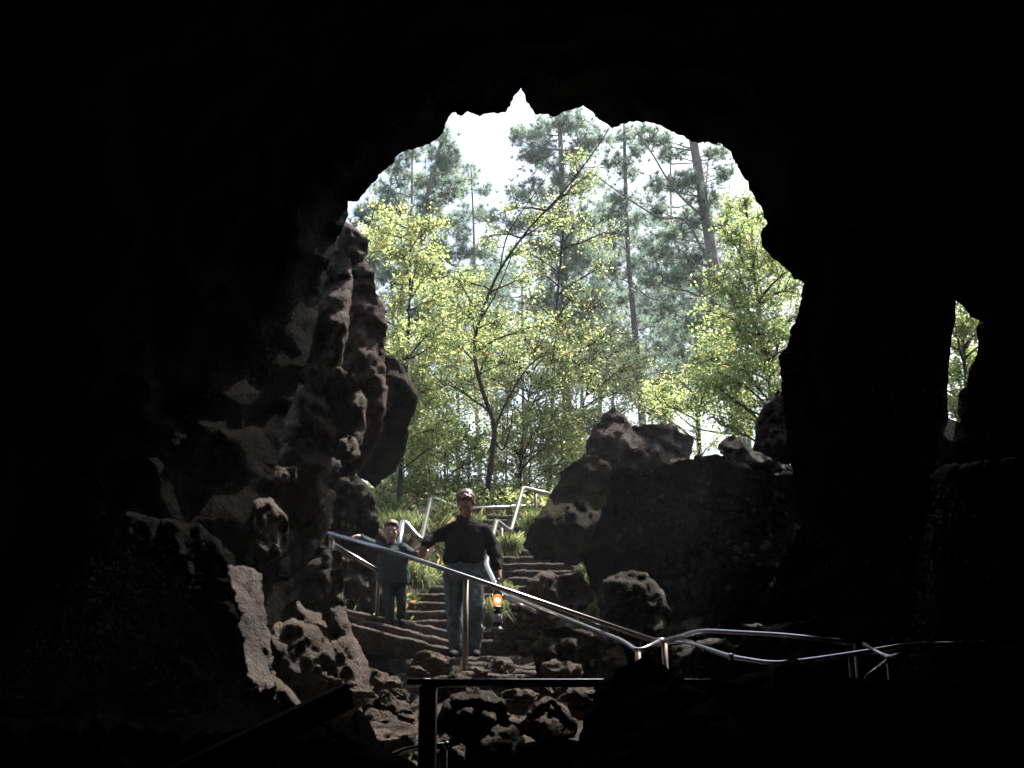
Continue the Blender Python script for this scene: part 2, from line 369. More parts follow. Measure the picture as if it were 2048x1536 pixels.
def build_cave():
    holes = []
    for poly, s in ((MAIN, 5), (SMALL, 5)):
        bd = resample(poly, s, 4.0 if poly is MAIN else 1.5, 7.1); holes.append([pix_dir(*p) for p in bd])
    pts = []; rnd = random.Random(4)
    def grid(a0, a1, e0, e1, st, excl=None, pad=0):
        for a in np.arange(a0, a1+st*.5, st):
            for e in np.arange(e0, e1+st*.5, st):
                if excl and excl[0]-pad < a < excl[1]+pad and excl[2]-pad < e < excl[3]+pad: continue
                pts.append((a+rnd.uniform(-.2, .2)*st, e+rnd.uniform(-.2, .2)*st))
    A = (R(-34), R(34), R(-16), R(44))
    grid(*A, R(.62)); grid(R(-174), R(174), R(-85), R(85), R(4.5), A, R(1))
    for a in np.linspace(-math.pi, math.pi, 60):
        pts.append((a, math.pi/2)); pts.append((a, -math.pi/2))
    for e in np.linspace(-math.pi/2, math.pi/2, 40)[1:-1]: pts.append((-math.pi, e)); pts.append((math.pi, e))
    g = np.array(pts); keep = np.ones(len(g), bool)
    for h in holes:
        near = segdist(g, h); keep &= ~inside(g, h) & (near > R(.3))
    g = g[keep]; allp = []; ed = []
    for h in holes:
        k = len(allp); allp += h; ed += [(k+i, k+(i+1) % len(h)) for i in range(len(h))]
    allp += [tuple(q) for q in g]
    vv, ee, ff, ov, oe, of = delaunay_2d_cdt([Vector(p) for p in allp], ed, [], 0, 1e-6)
    V2 = np.array([(v.x, v.y) for v in vv]); ff = [f for f in ff if len(f) == 3]
    cen = np.array([V2[list(f)].mean(0) for f in ff]); ok = ~(inside(cen, holes[0]) | inside(cen, holes[1]))
    ff = [f for f, k in zip(ff, ok) if k]
    dmain = segdist(V2, holes[0]); dsm = segdist(V2, holes[1])
    c0 = Vector(np.array(holes[0]).mean(0)); c1 = Vector(np.array(holes[1]).mean(0))
    Vi, Vo = [], []
    for i, (a, e) in enumerate(V2):
        if a <= -math.pi+1e-6: aa = math.pi
        else: aa = a
        if abs(abs(e)-math.pi/2) < 1e-6: aa = 0
        r = shell_r(aa, e)
        D = lambda a, e: Vector((math.sin(a)*math.cos(e), math.cos(a)*math.cos(e), math.sin(e)))
        dd = min(dmain[i], dsm[i]*2.0)
        lip = .25*math.exp(-(dd/R(1.2))**2)
        Vi.append(D(aa, e)*(r+lip))
        a2, e2 = aa, e
        if dmain[i] < R(3):
            k = .06*(1-dmain[i]/R(3)); a2 += (aa-c0.x)*k; e2 += (e-c0.y)*k
        if dsm[i] < R(2): k = .7*(1-dsm[i]/R(2)); a2 += (aa-c1.x)*k; e2 += (e-c1.y)*k
        Vo.append(D(a2, e2)*(r+.75+.8*smooth(0, R(12), dd)))
    n = len(Vi); V = [tuple(v) for v in Vi]+[tuple(v) for v in Vo]
    faces = [f for f in ff]+[tuple(i+n for i in f)[::-1] for f in ff]
    from collections import Counter
    cnt = Counter()
    for f in ff:
        for i in range(3): cnt[(f[i], f[(i+1) % 3])] += 1
    for (a, b) in list(cnt):
        if (b, a) not in cnt:
            if min(dmain[a], dsm[a]) < 1e-4 and min(dmain[b], dsm[b]) < 1e-4: faces.append((b, a, a+n, b+n))
    me = bpy.data.meshes.new('cave'); me.from_pydata(V, [], faces)
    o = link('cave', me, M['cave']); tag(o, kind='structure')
build_cave()

# ------------------------------------------------------------------ rocks
Rk = [
 ('added rock wall closing light gaps behind the boulders of the left side', [(690, 475), (722, 560), (735, 700), (700, 850), (715, 960), (735, 1050), (690, 1110), (650, 1200), (640, 1400), (480, 1480), (380, 1300), (440, 900), (540, 650), (620, 480)], 12.3, .6, 'rockdark'),  # added backing, blocks sky light between the left boulders
 ('wall rock with shade in its colour, left of the pale sunlit slab', [(250, 1020), (400, 1050), (470, 1110), (480, 1200), (490, 1290), (500, 1370), (430, 1420), (330, 1440), (180, 1400), (150, 1200)], 6.9, .3, 'black'),  # black tone paints the shade beside the sun patch
 ('dark brown boulder topping the left edge of the cave mouth', [(690, 446), (712, 455), (735, 480), (732, 508), (716, 520), (700, 522), (676, 500), (672, 466)], 9.6, .3, 'rockred'),
 ('tall brown rock face forming the upper left side of the cave mouth', [(700, 505), (728, 512), (748, 545), (752, 585), (772, 615), (773, 660), (768, 720), (775, 780), (760, 880), (700, 960), (655, 880), (645, 720), (660, 560), (680, 520)], 10.2, .5, 'rockred'),
 ('thin jagged slab with pale sunlit edges high on the left wall', [(664, 496), (685, 502), (700, 520), (706, 560), (698, 600), (696, 650), (686, 700), (660, 760), (600, 770), (565, 700), (600, 560), (640, 535), (652, 505)], 9.3, .55, 'rock'),
 ('mossy round boulder bulging from the left side of the cave mouth', [(760, 706), (782, 712), (800, 727), (822, 752), (836, 790), (832, 825), (818, 850), (816, 890), (790, 935), (752, 975), (715, 950), (695, 850), (715, 740)], 11.0, .6, 'rockmoss'),
 ('brown boulder with a bright ridge in the middle of the left wall', [(668, 733), (698, 738), (716, 765), (735, 800), (728, 845), (722, 880), (700, 905), (640, 900), (600, 850), (588, 795), (618, 750)], 9.2, .5, 'rock'),
 ('small pale angular rock wedged in the left wall beside the mossy boulder', [(696, 868), (722, 884), (718, 912), (700, 926), (672, 918), (668, 890)], 8.9, .2, 'rock'),
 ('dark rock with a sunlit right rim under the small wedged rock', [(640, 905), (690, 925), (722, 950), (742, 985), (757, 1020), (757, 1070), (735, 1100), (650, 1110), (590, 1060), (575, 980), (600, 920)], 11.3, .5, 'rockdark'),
 ('brown craggy rock with a knobbly lit crest left of the dark rock', [(585, 855), (612, 850), (620, 885), (662, 905), (664, 935), (640, 960), (650, 1010), (620, 1060), (560, 1060), (540, 980), (560, 905)], 9.2, .4, 'rockred'),
 ('jagged rock jutting from the left wall with bright broken edges', [(512, 925), (540, 915), (552, 932), (594, 936), (590, 958), (556, 966), (560, 1000), (490, 1010), (455, 980), (470, 940)], 8.5, .35, 'rock'),
 ('rounded brown boulder with lit right shoulder on the left wall', [(500, 990), (548, 998), (572, 1030), (579, 1075), (560, 1110), (522, 1136), (470, 1130), (440, 1070), (450, 1000)], 8.3, .45, 'rock'),
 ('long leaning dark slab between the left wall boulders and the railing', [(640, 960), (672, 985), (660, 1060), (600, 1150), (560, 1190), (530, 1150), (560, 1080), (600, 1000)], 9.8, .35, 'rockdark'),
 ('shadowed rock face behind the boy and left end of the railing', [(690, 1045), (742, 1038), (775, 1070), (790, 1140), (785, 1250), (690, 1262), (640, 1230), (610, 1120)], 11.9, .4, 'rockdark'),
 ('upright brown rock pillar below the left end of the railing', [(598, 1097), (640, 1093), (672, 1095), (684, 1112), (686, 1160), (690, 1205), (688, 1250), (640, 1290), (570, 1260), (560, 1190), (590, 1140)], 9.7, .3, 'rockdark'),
 ('low rubble rock with rough lit top beside the rock pillar', [(560, 1205), (585, 1196), (610, 1215), (640, 1228), (650, 1250), (690, 1275), (640, 1320), (560, 1300), (545, 1240)], 8.9, .35, 'rock'),
 ('large rounded boulder left of the steps with rough sunlit crown', [(545, 1246), (585, 1236), (625, 1250), (655, 1262), (660, 1215), (690, 1212), (700, 1258), (724, 1296), (738, 1335), (736, 1400), (700, 1440), (560, 1440), (530, 1350), (528, 1280)], 8.3, .6, 'rock'),
 ('dark hollowed wall rock at the far lower left', [(395, 1225), (420, 1260), (430, 1330), (400, 1390), (330, 1385), (250, 1420), (150, 1380), (160, 1250), (280, 1180)], 7.6, .5, 'rockdark'),
 ('small lumpy sunlit rock at the far lower left', [(322, 1388), (350, 1380), (392, 1378), (385, 1396), (372, 1412), (345, 1400), (325, 1402)], 7.0, .15, 'rock'),
 ('pale broken rock at the foot of the sunlit wall slab', [(505, 1345), (545, 1352), (572, 1372), (600, 1412), (640, 1440), (580, 1470), (500, 1440), (478, 1390)], 6.8, .35, 'rock'),
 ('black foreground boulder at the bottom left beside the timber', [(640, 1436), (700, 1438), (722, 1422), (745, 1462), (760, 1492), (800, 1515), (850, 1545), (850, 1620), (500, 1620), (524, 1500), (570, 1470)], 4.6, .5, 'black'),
 ('long black rock standing in for shade in the bottom left corner behind the timber', [(-80, 1420), (60, 1440), (180, 1425), (300, 1460), (420, 1470), (520, 1450), (560, 1490), (540, 1620), (250, 1640), (-80, 1640)], 4.2, .4, 'black'),  # stretched over the corner floor as painted shade
 # right side
 ('tall mossy brown boulder right of the upper steps', [(1172, 906), (1205, 920), (1232, 940), (1226, 975), (1212, 1040), (1200, 1110), (1150, 1130), (1070, 1118), (1050, 1090), (1062, 1052), (1090, 1010), (1108, 975), (1130, 935)], 12.4, .6, 'rockmoss'),
 ('pointed reddish boulder standing highest on the right rock pile', [(1230, 810), (1242, 826), (1262, 850), (1275, 880), (1262, 940), (1180, 930), (1168, 895), (1178, 868), (1200, 835)], 13.5, .45, 'rockred'),
 ('broad flat topped boulder beside the pointed one on the right pile', [(1240, 872), (1256, 856), (1290, 848), (1345, 850), (1384, 872), (1386, 900), (1372, 945), (1300, 970), (1248, 960), (1238, 905)], 12.3, .5, 'rock'),
 ('huge dark lichen covered block filling the right of the cave mouth', [(1225, 935), (1290, 925), (1350, 925), (1400, 912), (1450, 908), (1500, 925), (1600, 930), (1640, 1080), (1640, 1300), (1300, 1280), (1180, 1180), (1165, 1120), (1200, 1040), (1220, 980)], 11.2, .8, 'rockshade'),
 ('big dark angular block against the right pillar, in front of the lichen covered block', [(1432, 918), (1490, 928), (1545, 945), (1610, 940), (1650, 1090), (1620, 1310), (1480, 1290), (1400, 1190), (1385, 1090), (1415, 1000)], 10.5, .5, 'rockshade'),
 ('flat grey rock slab catching light near the right pillar', [(1438, 898), (1470, 893), (1520, 896), (1560, 906), (1582, 925), (1572, 942), (1535, 950), (1490, 935), (1455, 915)], 10.9, .35, 'rockpale'),
 ('dark upright rock leaning on the right pillar', [(1512, 838), (1530, 808), (1555, 782), (1600, 770), (1620, 930), (1560, 925), (1506, 900)], 10.3, .35, 'rockdark'),
 ('small grassy rock between the flat topped boulder and the right pillar', [(1436, 888), (1456, 872), (1486, 878), (1504, 892), (1500, 910), (1440, 908)], 12.2, .2, 'rockmoss'),
 ('rugged root covered boulder behind the lantern', [(1056, 1160), (1085, 1142), (1125, 1150), (1160, 1140), (1176, 1165), (1190, 1200), (1150, 1235), (1070, 1235), (1045, 1200)], 11.0, .35, 'rock'),
 ('broad slanting rock slab right of the root covered boulder', [(1205, 1160), (1240, 1142), (1290, 1146), (1325, 1180), (1350, 1240), (1355, 1300), (1280, 1310), (1215, 1260), (1195, 1205)], 9.7, .45, 'rockdark'),
 ('dark boulder under the sloping handrail right of the lower steps', [(1075, 1275), (1105, 1252), (1150, 1258), (1200, 1262), (1245, 1290), (1262, 1345), (1180, 1375), (1075, 1360), (1065, 1310)], 9.4, .4, 'rockdark'),
 ('brown rock sheltered beneath the joint of the right handrails', [(1330, 1295), (1380, 1285), (1440, 1275), (1500, 1300), (1540, 1335), (1480, 1375), (1350, 1375), (1325, 1340)], 8.7, .35, 'rockdark'),
 ('long low brown rock under the right handrail', [(1380, 1262), (1460, 1245), (1540, 1250), (1640, 1235), (1720, 1280), (1640, 1340), (1450, 1330)], 9.2, .5, 'rockdark'),
 ('pale shelf of rock below the small window in the far right wall', [(1858, 950), (1885, 930), (1960, 922), (2040, 915), (2080, 925), (2080, 960), (1960, 962), (1900, 966)], 7.6, .3, 'rockpale'),
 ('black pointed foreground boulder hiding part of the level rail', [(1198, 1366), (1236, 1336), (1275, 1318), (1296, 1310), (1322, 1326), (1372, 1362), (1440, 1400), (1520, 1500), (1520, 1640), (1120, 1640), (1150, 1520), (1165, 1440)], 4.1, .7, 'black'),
 ('added black stone standing in for shade between the floor boulders and the pointed foreground boulder', [(1030, 1490), (1080, 1478), (1130, 1474), (1170, 1482), (1200, 1560), (1200, 1640), (1000, 1640)], 5.0, .3, 'black'),  # added to cover bright floor with painted shade
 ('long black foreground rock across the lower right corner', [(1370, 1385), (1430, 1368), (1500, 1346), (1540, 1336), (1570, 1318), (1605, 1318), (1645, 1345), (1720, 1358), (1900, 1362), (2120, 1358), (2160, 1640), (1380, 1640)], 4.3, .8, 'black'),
 ('dark lumpy boulder on the cave floor behind the thin post', [(885, 1405), (905, 1388), (940, 1378), (985, 1382), (1010, 1400), (1020, 1440), (1050, 1480), (1060, 1560), (860, 1560), (870, 1440)], 6.3, .4, 'rockdark'),
 ('rounded brown boulder on the cave floor below the level rail', [(1052, 1428), (1070, 1405), (1100, 1394), (1130, 1408), (1145, 1435), (1158, 1450), (1150, 1475), (1100, 1490), (1045, 1470)], 6.6, .3, 'rock'),
]
for i, (lab, poly, Y, T, m) in enumerate(Rk):
    fg = m == 'black'
    lean = (.15, -.25) if m == 'rock' and poly[0][0] < 900 and poly[0][1] > 840 else ((.1, -.15) if poly[0][0] < 900 else (0, 0))
    if m == 'rock' and poly[0][1] > 1400: lean = (0, -.3)
    if poly[0][0] > 1160 and poly[0][1] < 960 and poly[0][0] < 1500: lean = (.1, -.45) if m != 'rockshade' else (0, -.12)
    rock('boulder', lab, poly, Y, T, M[m], seed=i+1, cat='boulder', s=6.5 if not fg else 12, jit=5 if not fg else 7, tilt=lean, rough=.35 if m == 'rockshade' else .8 if m == 'rockmoss' else 1.0)
rock('rock_slab', 'pale smooth wall slab shaped as the patch of sun at the lower left', [(455, 1130), (512, 1135), (526, 1165), (530, 1210), (538, 1265), (546, 1330), (552, 1372), (520, 1385), (495, 1352), (484, 1290), (474, 1230), (462, 1180)], 6.7, .06, M['rockpale'], seed=77, cat='rock slab', rough=.3, tilt=(1.1, -.8), jit=6, dm=9)  # sun patch put into the slab's outline, tilt and paler tone
rock('rock_slab', 'narrow pale slab fragment at the bottom edge under the timber', [(498, 1475), (522, 1470), (524, 1520), (512, 1530), (500, 1500)], 6.0, .1, M['rockpale'], seed=78, cat='rock slab', rough=.3, tilt=(.8, -1.0), jit=2)

def dense_path0(pl, k=3):
    out = []
    for a, b in zip(pl, pl[1:]):
        for j in range(k): out.append(a.lerp(b, j/k)+Vector((noise.noise(a*9+Vector((j, 0, 0)))*.03, 0, 0)))
    return out+[pl[-1]]
# stones of the stacked retaining wall right of the man and loose stones on the floor
wl = [(1040, 1215), (1075, 1212), (1018, 1236), (1056, 1240), (1094, 1240), (1030, 1266), (1070, 1270), (1010, 1288), (1050, 1296)]
pos_words = ['topmost left', 'topmost right', 'second row left', 'second row middle', 'second row right', 'third row left', 'third row right', 'bottom row left', 'bottom row right']
for i, (x, y) in enumerate(wl):
    stone(P(x, y, 10.9), (.15, .13, .09), 40+i, M['rockdark'], 'dark squarish stone, %s in the stacked wall under the lantern' % pos_words[i], group='stones of the stacked wall behind the lantern')
rs = random.Random(9); near_used = []
ST = [(745, 1352, 9.0, 'by the big boulder at the left edge of the path'), (770, 1372, 8.3, 'left of the level rail end'), (800, 1395, 7.6, 'just left of the thick post under the rail'), (775, 1420, 7.0, 'among leaves left of the thick post'), (815, 1440, 6.6, 'touching the left side of the thick post view'), (760, 1450, 6.5, 'above the black boulder at bottom left'), (905, 1384, 7.6, 'right of the thick post just under the rail'), (940, 1372, 8.2, 'under the level rail near its middle'), (1010, 1375, 8.1, 'under the level rail right of middle'), (1040, 1400, 7.3, 'between the two floor boulders'), (1090, 1380, 8.0, 'above the rounded brown floor boulder'), (1140, 1385, 7.7, 'near the black pointed boulder under the rail'), (1165, 1410, 7.2, 'touching the black pointed boulder'), (1020, 1450, 6.7, 'low between the floor boulders'), (860, 1330, 9.7, 'left of the post foot before the man'), (885, 1322, 9.8, 'large, directly left of the post foot before the man'), (835, 1345, 9.4, 'small, left above the level rail end'), (960, 1345, 9.3, 'right of the post foot'), (995, 1338, 9.5, 'on the lower steps right of the post foot'), (1120, 1352, 9.0, 'at the right end of the lower steps'), (1265, 1352, 8.8, 'behind the tip of the black boulder'), (870, 1500, 6.2, 'low behind the thick post'), (720, 1390, 8.0, 'at the foot of the large rounded left boulder'), (780, 1480, 6.1, 'at the right flank of the black boulder')]
for i, (x, y, Y, w) in enumerate(ST):
    k = rs.uniform(.5, 1.6); p = P(x, y, Y)
    stone(p, (.15*k, .12*k, .085*k), 90+i, M['rock'], 'rough brown stone '+w, group='loose stones on the cave floor')

# ------------------------------------------------------------------ stone steps
def slab(a, b, dep, th, seed, label, group, back=None):
    """rough stone step: front edge from a to b, top level, going back by dep"""
    a, b = Vector(a), Vector(b); t = (b-a); nrm = Vector((-t.y, t.x, 0)).normalized()
    if nrm.y < 0: nrm = -nrm
    nx, ny = max(8, int(t.length/.035)), 7
    V = []; Fc = []
    prof = [(0.03, -th), (.0, -th*.7), (.01, -th*.35), (-.006, -.03), (.02, 0)]+[(.02+(dep-.02)*k/5, 0) for k in range(1, 6)]+[(dep, -th)]
    for i in range(nx+1):
        p = a+t*(i/nx); e = noise.fractal(Vector((p.x*5, p.y*5, seed)), .8, 2.1, 5)*.028+noise.noise(Vector((p.x*1.3, p.y, seed)))*.012; ez = noise.fractal(Vector((p.x*7, p.y*3, seed+9)), .8, 2.1, 4)*.013
        for j, (u, z) in enumerate(prof):
            f = 1 if 1 <= j <= 4 else .4
            q = noise.fractal(Vector((p.x*14, j*1.7, seed)), .8, 2, 3)*.010
            V.append(p+nrm*(u+e*f)+Vector((0, 0, z+(ez if j > 2 and j < 9 else 0)+q)))
    m = len(prof)
    for i in range(nx):
        for j in range(m): Fc.append((i*m+j, (i+1)*m+j, (i+1)*m+(j+1) % m, i*m+(j+1) % m))
    Fc.append(tuple(range(m))); Fc.append(tuple(nx*m+j for j in range(m))[::-1])
    me = bpy.data.meshes.new('stone_step'); base = (a+b)/2; me.from_pydata([tuple(v-base) for v in V], [], Fc)
    bm = bmesh.new(); bm.from_mesh(me); bmesh.ops.recalc_face_normals(bm, faces=bm.faces); bm.to_mesh(me); bm.free()
    o = link('stone_step', me, M['step'], None, True); o.location = base
    return tag(o, label, 'step', group)
order_words = ['second', 'third', 'fourth', 'fifth', 'sixth', 'seventh', 'eighth', 'ninth']; ords = ['lowest']+[w+' lowest' for w in order_words]+[w+' from the top' for w in order_words[::-1]]+['topmost']
for n in range(NST+1):
    Y = STY0+RUN*n; z = STZ0+RISE*n; c = stair_c(Y); ang = -.06+.10*n/NST+.03*math.sin(n*2.3)
    w = .85
    a = (c-w, Y+ang*w, z); b = (c+w, Y-ang*w, z)
    slab(a, b, RUN+.06, .16, n*3.1, '%s rough stone step of the upper flight rising behind the man' % ords[n], 'stone steps of the upper flight')
LS = [((686, 1216, 10.9), (905, 1262, 11.2), 1.0, 'topmost slanting stone step under the boy, running back to the rock pillar'),
      ((680, 1226, 10.5), (915, 1285, 10.9), .5, 'second slanting stone step just below the boy, left of the man'),
      ((690, 1243, 10.2), (920, 1302, 10.55), .5, 'third slanting stone step, ending at the left shoe of the man'),
      ((840, 1318, 9.95), (1040, 1312, 10.4), 1.0, 'stone step the man stands on, in front of his shoes'),
      ((935, 1322, 9.8), (1095, 1334, 10.2), .5, 'stone step right below the right shoe of the man'),
      ((940, 1334, 9.5), (1120, 1345, 9.9), .5, 'stone step second below the right shoe of the man'),
      ((935, 1344, 9.2), (1175, 1356, 9.6), .5, 'lowest visible stone step just above the level rail')]
for i, (a, b, dep, lab) in enumerate(LS):
    slab(P(*a), P(*b), dep, .2, 60+i*2.3, lab, 'stone steps of the lower flight')

# ------------------------------------------------------------------ handrails
def rail_pts(pl, bend=.13):
    W = [P(*p) for p in pl]; out = [W[0]]
    for i in range(1, len(W)-1):
        a, b, c = W[i-1], W[i], W[i+1]; d1 = min(bend, (a-b).length*.4); d2 = min(bend, (c-b).length*.4)
        s, e = b+(a-b).normalized()*d1, b+(c-b).normalized()*d2
        for k in range(6):
            t = k/5; out.append(s*(1-t)**2+b*2*t*(1-t)+e*t*t)
    out.append(W[-1]); return out
def handrail(label, lines, posts, group='galvanized pipe handrails', mat='steel', joints=()):
    b = P(*posts[0][:3]) if posts else P(*lines[0][0][0])
    b = Vector((b.x, b.y, b.z-(posts[0][3] if posts else 0)))
    e = empty('handrail', b, label, 'handrail', group)
    for pl, r in lines:
        m = MB(); m.tube(rail_pts(pl), r, 14); m.build('rail', M[mat], e)
    for (px, py, Y, h, *rest) in posts:
        t = P(px, py, Y); m = MB(); m.tube([t, t-Vector((0, 0, h))], rest[0] if rest else .024, 12)
        o = m.build('post', M[rest[1]] if len(rest) > 1 else M['steeldull'], e)
    for (px, py, Y, dx, r) in joints:
        t = P(px, py, Y); m = MB(); m.tube([t-Vector((dx, 0, 0)), t+Vector((dx, 0, 0))], r, 14); m.build('pipe_fitting', M['steel'], e)
    return e
handrail('long near handrail sloping down to the right across the boy and the man',
    [([(658, 1066, 10.55), (800, 1108, 10.1), (1315, 1284, 8.4)], .022)],
    [(932, 1152, 9.62, 1.03, .026), (664, 1076, 10.6, .32, .028)], joints=[(1322, 1284, 8.4, .03, .034), (664, 1073, 10.58, .025, .034)])
handrail('short handrail running down behind the boy from the left corner post',
    [([(662, 1086, 10.65), (758, 1143, 11.0), (800, 1165, 11.15)], .024)], [(757, 1146, 11.02, .52, .022)])
handrail('upper left handrail zigzagging down beside the grass slope to the hand of the man',
    [([(1104, 1011, 16.2), (930, 1018, 15.9), (905, 1012, 15.6), (862, 994, 15.2), (842, 1082, 12.6), (806, 1040, 12.8), (796, 1100, 11.6)], .034)], [(920, 1018, 15.8, .8, .024)])
handrail('upper right handrail zigzagging down past the right arm of the man',
    [([(1112, 990, 15.8), (1072, 982, 15.6), (1046, 974, 15.4), (1021, 1064, 13.6), (993, 1040, 13.4), (972, 1130, 11.6), (1000, 1188, 10.9), (1075, 1222, 10.2)], .031)],
    [(1071, 982, 15.6, .75, .024), (1003, 1050, 13.7, .85, .024)])
handrail('lower inner handrail ending in a bent elbow left of the pipe joint',
    [([(1020, 1192, 10.4), (1160, 1248, 9.1), (1248, 1283, 8.3), (1276, 1304, 8.0), (1318, 1283, 8.2)], .018)], [(1276, 1304, 8.0, .5, .022)])
handrail('right handrail rising from the pipe joint then running level into the dark',
    [([(1322, 1284, 8.3), (1400, 1261, 7.8), (1560, 1270, 7.2), (1712, 1286, 6.8)], .018)], [(1329, 1285, 8.3, .7, .024), (1712, 1286, 6.8, .7, .02)])
handrail('curving lower right handrail dipping behind the black foreground rock',
    [([(1335, 1284, 8.25), (1372, 1282, 8.0), (1462, 1314, 7.2), (1545, 1328, 6.9), (1610, 1322, 6.8), (1735, 1304, 6.5), (1815, 1290, 6.4), (2100, 1286, 6.2)], .018)], [(1700, 1309, 6.6, .6, .014)], joints=[(1463, 1314, 7.2, .02, .026)])
handrail('short kinked handrail at the far lower right',
    [([(1728, 1288, 6.3), (1776, 1316, 6.0), (1806, 1307, 5.9)], .012), ([(1778, 1318, 6.0), (1732, 1356, 5.8)], .012)], [(1776, 1316, 6.0, .6, .012)], joints=[(1778, 1317, 6.0, .02, .016)])
handrail('level dark rail across the foreground on a thick round post',
    [([(815, 1366, 5.2), (1424, 1366, 5.1)], .021)], [(857, 1372, 5.2, 1.6, .046, 'darksteel')], mat='steel', joints=[(850, 1366, 5.2, .03, .024)])
handrail('short curved rail end low behind the thick round post',
    [([(770, 1518, 5.9), (805, 1502, 5.9), (845, 1494, 5.8), (896, 1491, 5.7)], .017)], [(887, 1493, 5.72, 1.0, .022)], joints=[(893, 1491, 5.7, .012, .023)])
# foreground timber
def timber():
    a, b = P(300, 1585, 2.9), P(694, 1392, 3.3); t = (b-a).normalized(); u = Vector((0, 0, 1)); s = t.cross(u).normalized(); u = s.cross(t)
    V = []; n = 30; hw, hh = .028, .038
    for i in range(n+1):
        p = a+(b-a)*(i/n)
        for (x, y) in ((-1, -.75), (-.75, -1), (.75, -1), (1, -.75), (1, .75), (.75, 1), (-.75, 1), (-1, .75)):
            q = noise.noise(Vector((i*.6, x, y)))*.0025; V.append(p+s*(x*hw+q)+u*(y*hh+q))
    Fc = [(i*8+j, (i+1)*8+j, (i+1)*8+(j+1) % 8, i*8+(j+1) % 8) for i in range(n) for j in range(8)]+[tuple(range(8)), tuple(n*8+j for j in range(8))[::-1]]
    m = MB(); m.add([v-a for v in V], Fc); o = m.build('timber_beam', M['wood'], None, False); o.location = a
    tag(o, 'dark squared timber beam slanting up from the bottom left corner', 'beam')
timber()

# ------------------------------------------------------------------ people
def hand(m, wrist, d, palm_n, s=1.0, curl=.5, side=1):
    """palm and five unequal bent fingers"""
    d = Vector(d).normalized(); n = Vector(palm_n).normalized(); n = (n-d*n.dot(d)).normalized(); w = d.cross(n).normalized()*side
    wrist = Vector(wrist)
    c = wrist+d*.045*s
    rot = Matrix((w, n, d)).transposed()
    m.ell(c, (.042*s, .017*s, .05*s), rot, 14, 10)
    m.cap(wrist-d*.02*s, wrist+d*.03*s, .026*s, .028*s, 10)
    for k, L in enumerate((.066, .076, .071, .055)):
        x = (-.030+.020*k)*s; p = wrist+d*.082*s+w*x; dd = d.copy(); r = .0098*s
        for q in range(3):
            dd = (dd*math.cos(curl*.75)+n*math.sin(curl*.75)).normalized(); p2 = p+dd*L*s*(.45, .32, .25)[q]
            m.cap(p, p2, r, r*.92, 8); p = p2; r *= .92
    p = wrist+d*.025*s-w*.034*s; dd = (d*.7-w*.7+n*.3).normalized(); r = .012*s
    for q in range(2):
        p2 = p+dd*.036*s; m.cap(p, p2, r, r*.9, 8); p = p2; dd = (dd+n*.5*curl+d*.3).normalized(); r *= .9
def head(m, c, s, fwd):
    """skull, jaw, nose, ears, brow, lips; c centre, s head height, fwd facing direction"""
    f = Vector(fwd).normalized(); r = Vector((0, 0, 1)).cross(f).normalized(); u = f.cross(r).normalized()
    rot = Matrix((r, f, u)).transposed(); q = lambda a, b, z: c+r*a*s+f*b*s+u*z*s
    m.ell(q(0, -.05, .12), (.315*s, .39*s, .36*s), rot)
    m.ell(q(0, .08, -.12), (.27*s, .30*s, .34*s), rot)
    m.ell(q(0, .2, -.38), (.13*s, .11*s, .10*s), rot)
    m.cap(q(0, .37, .04), q(0, .45, -.13), .035*s, .055*s, 8)
    m.ell(q(0, .34, .1), (.22*s, .05*s, .045*s), rot)
    m.ell(q(0, .36, -.25), (.09*s, .04*s, .028*s), rot)
    for sg in (-1, 1):
        m.ell(q(sg*.33, -.03, -.02), (.035*s, .07*s, .11*s), rot, 12, 8)
        m.ell(q(sg*.17, .28, -.08), (.08*s, .07*s, .07*s), rot, 12, 8)
    return q, rot
def torso(m, secs, n=24):
    """stack of elliptical sections (centre, rx, ry)"""
    V = []; Fc = []
    secs = [(Vector(c), a, b) for c, a, b in secs]
    for (c, a, b) in secs:
        for j in range(n):
            w = 2*math.pi*j/n; V.append(c+Vector((a*math.cos(w), b*math.sin(w), 0)))
    for i in range(len(secs)-1):
        for j in range(n): Fc.append((i*n+j, i*n+(j+1) % n, (i+1)*n+(j+1) % n, (i+1)*n+j))
    Fc.append(tuple(range(n))[::-1]); Fc.append(tuple((len(secs)-1)*n+j for j in range(n))); m.add(V, Fc)
def eyes(e, q, rot, s):
    mt = plain('eye_dark', (.03, .02, .015), .3)
    for sg in (-1, 1): m = MB(); m.ell(q(sg*.16, .335, .0), (.042*s, .02*s, .018*s), rot, 10, 8); m.build('eye', mt, e)
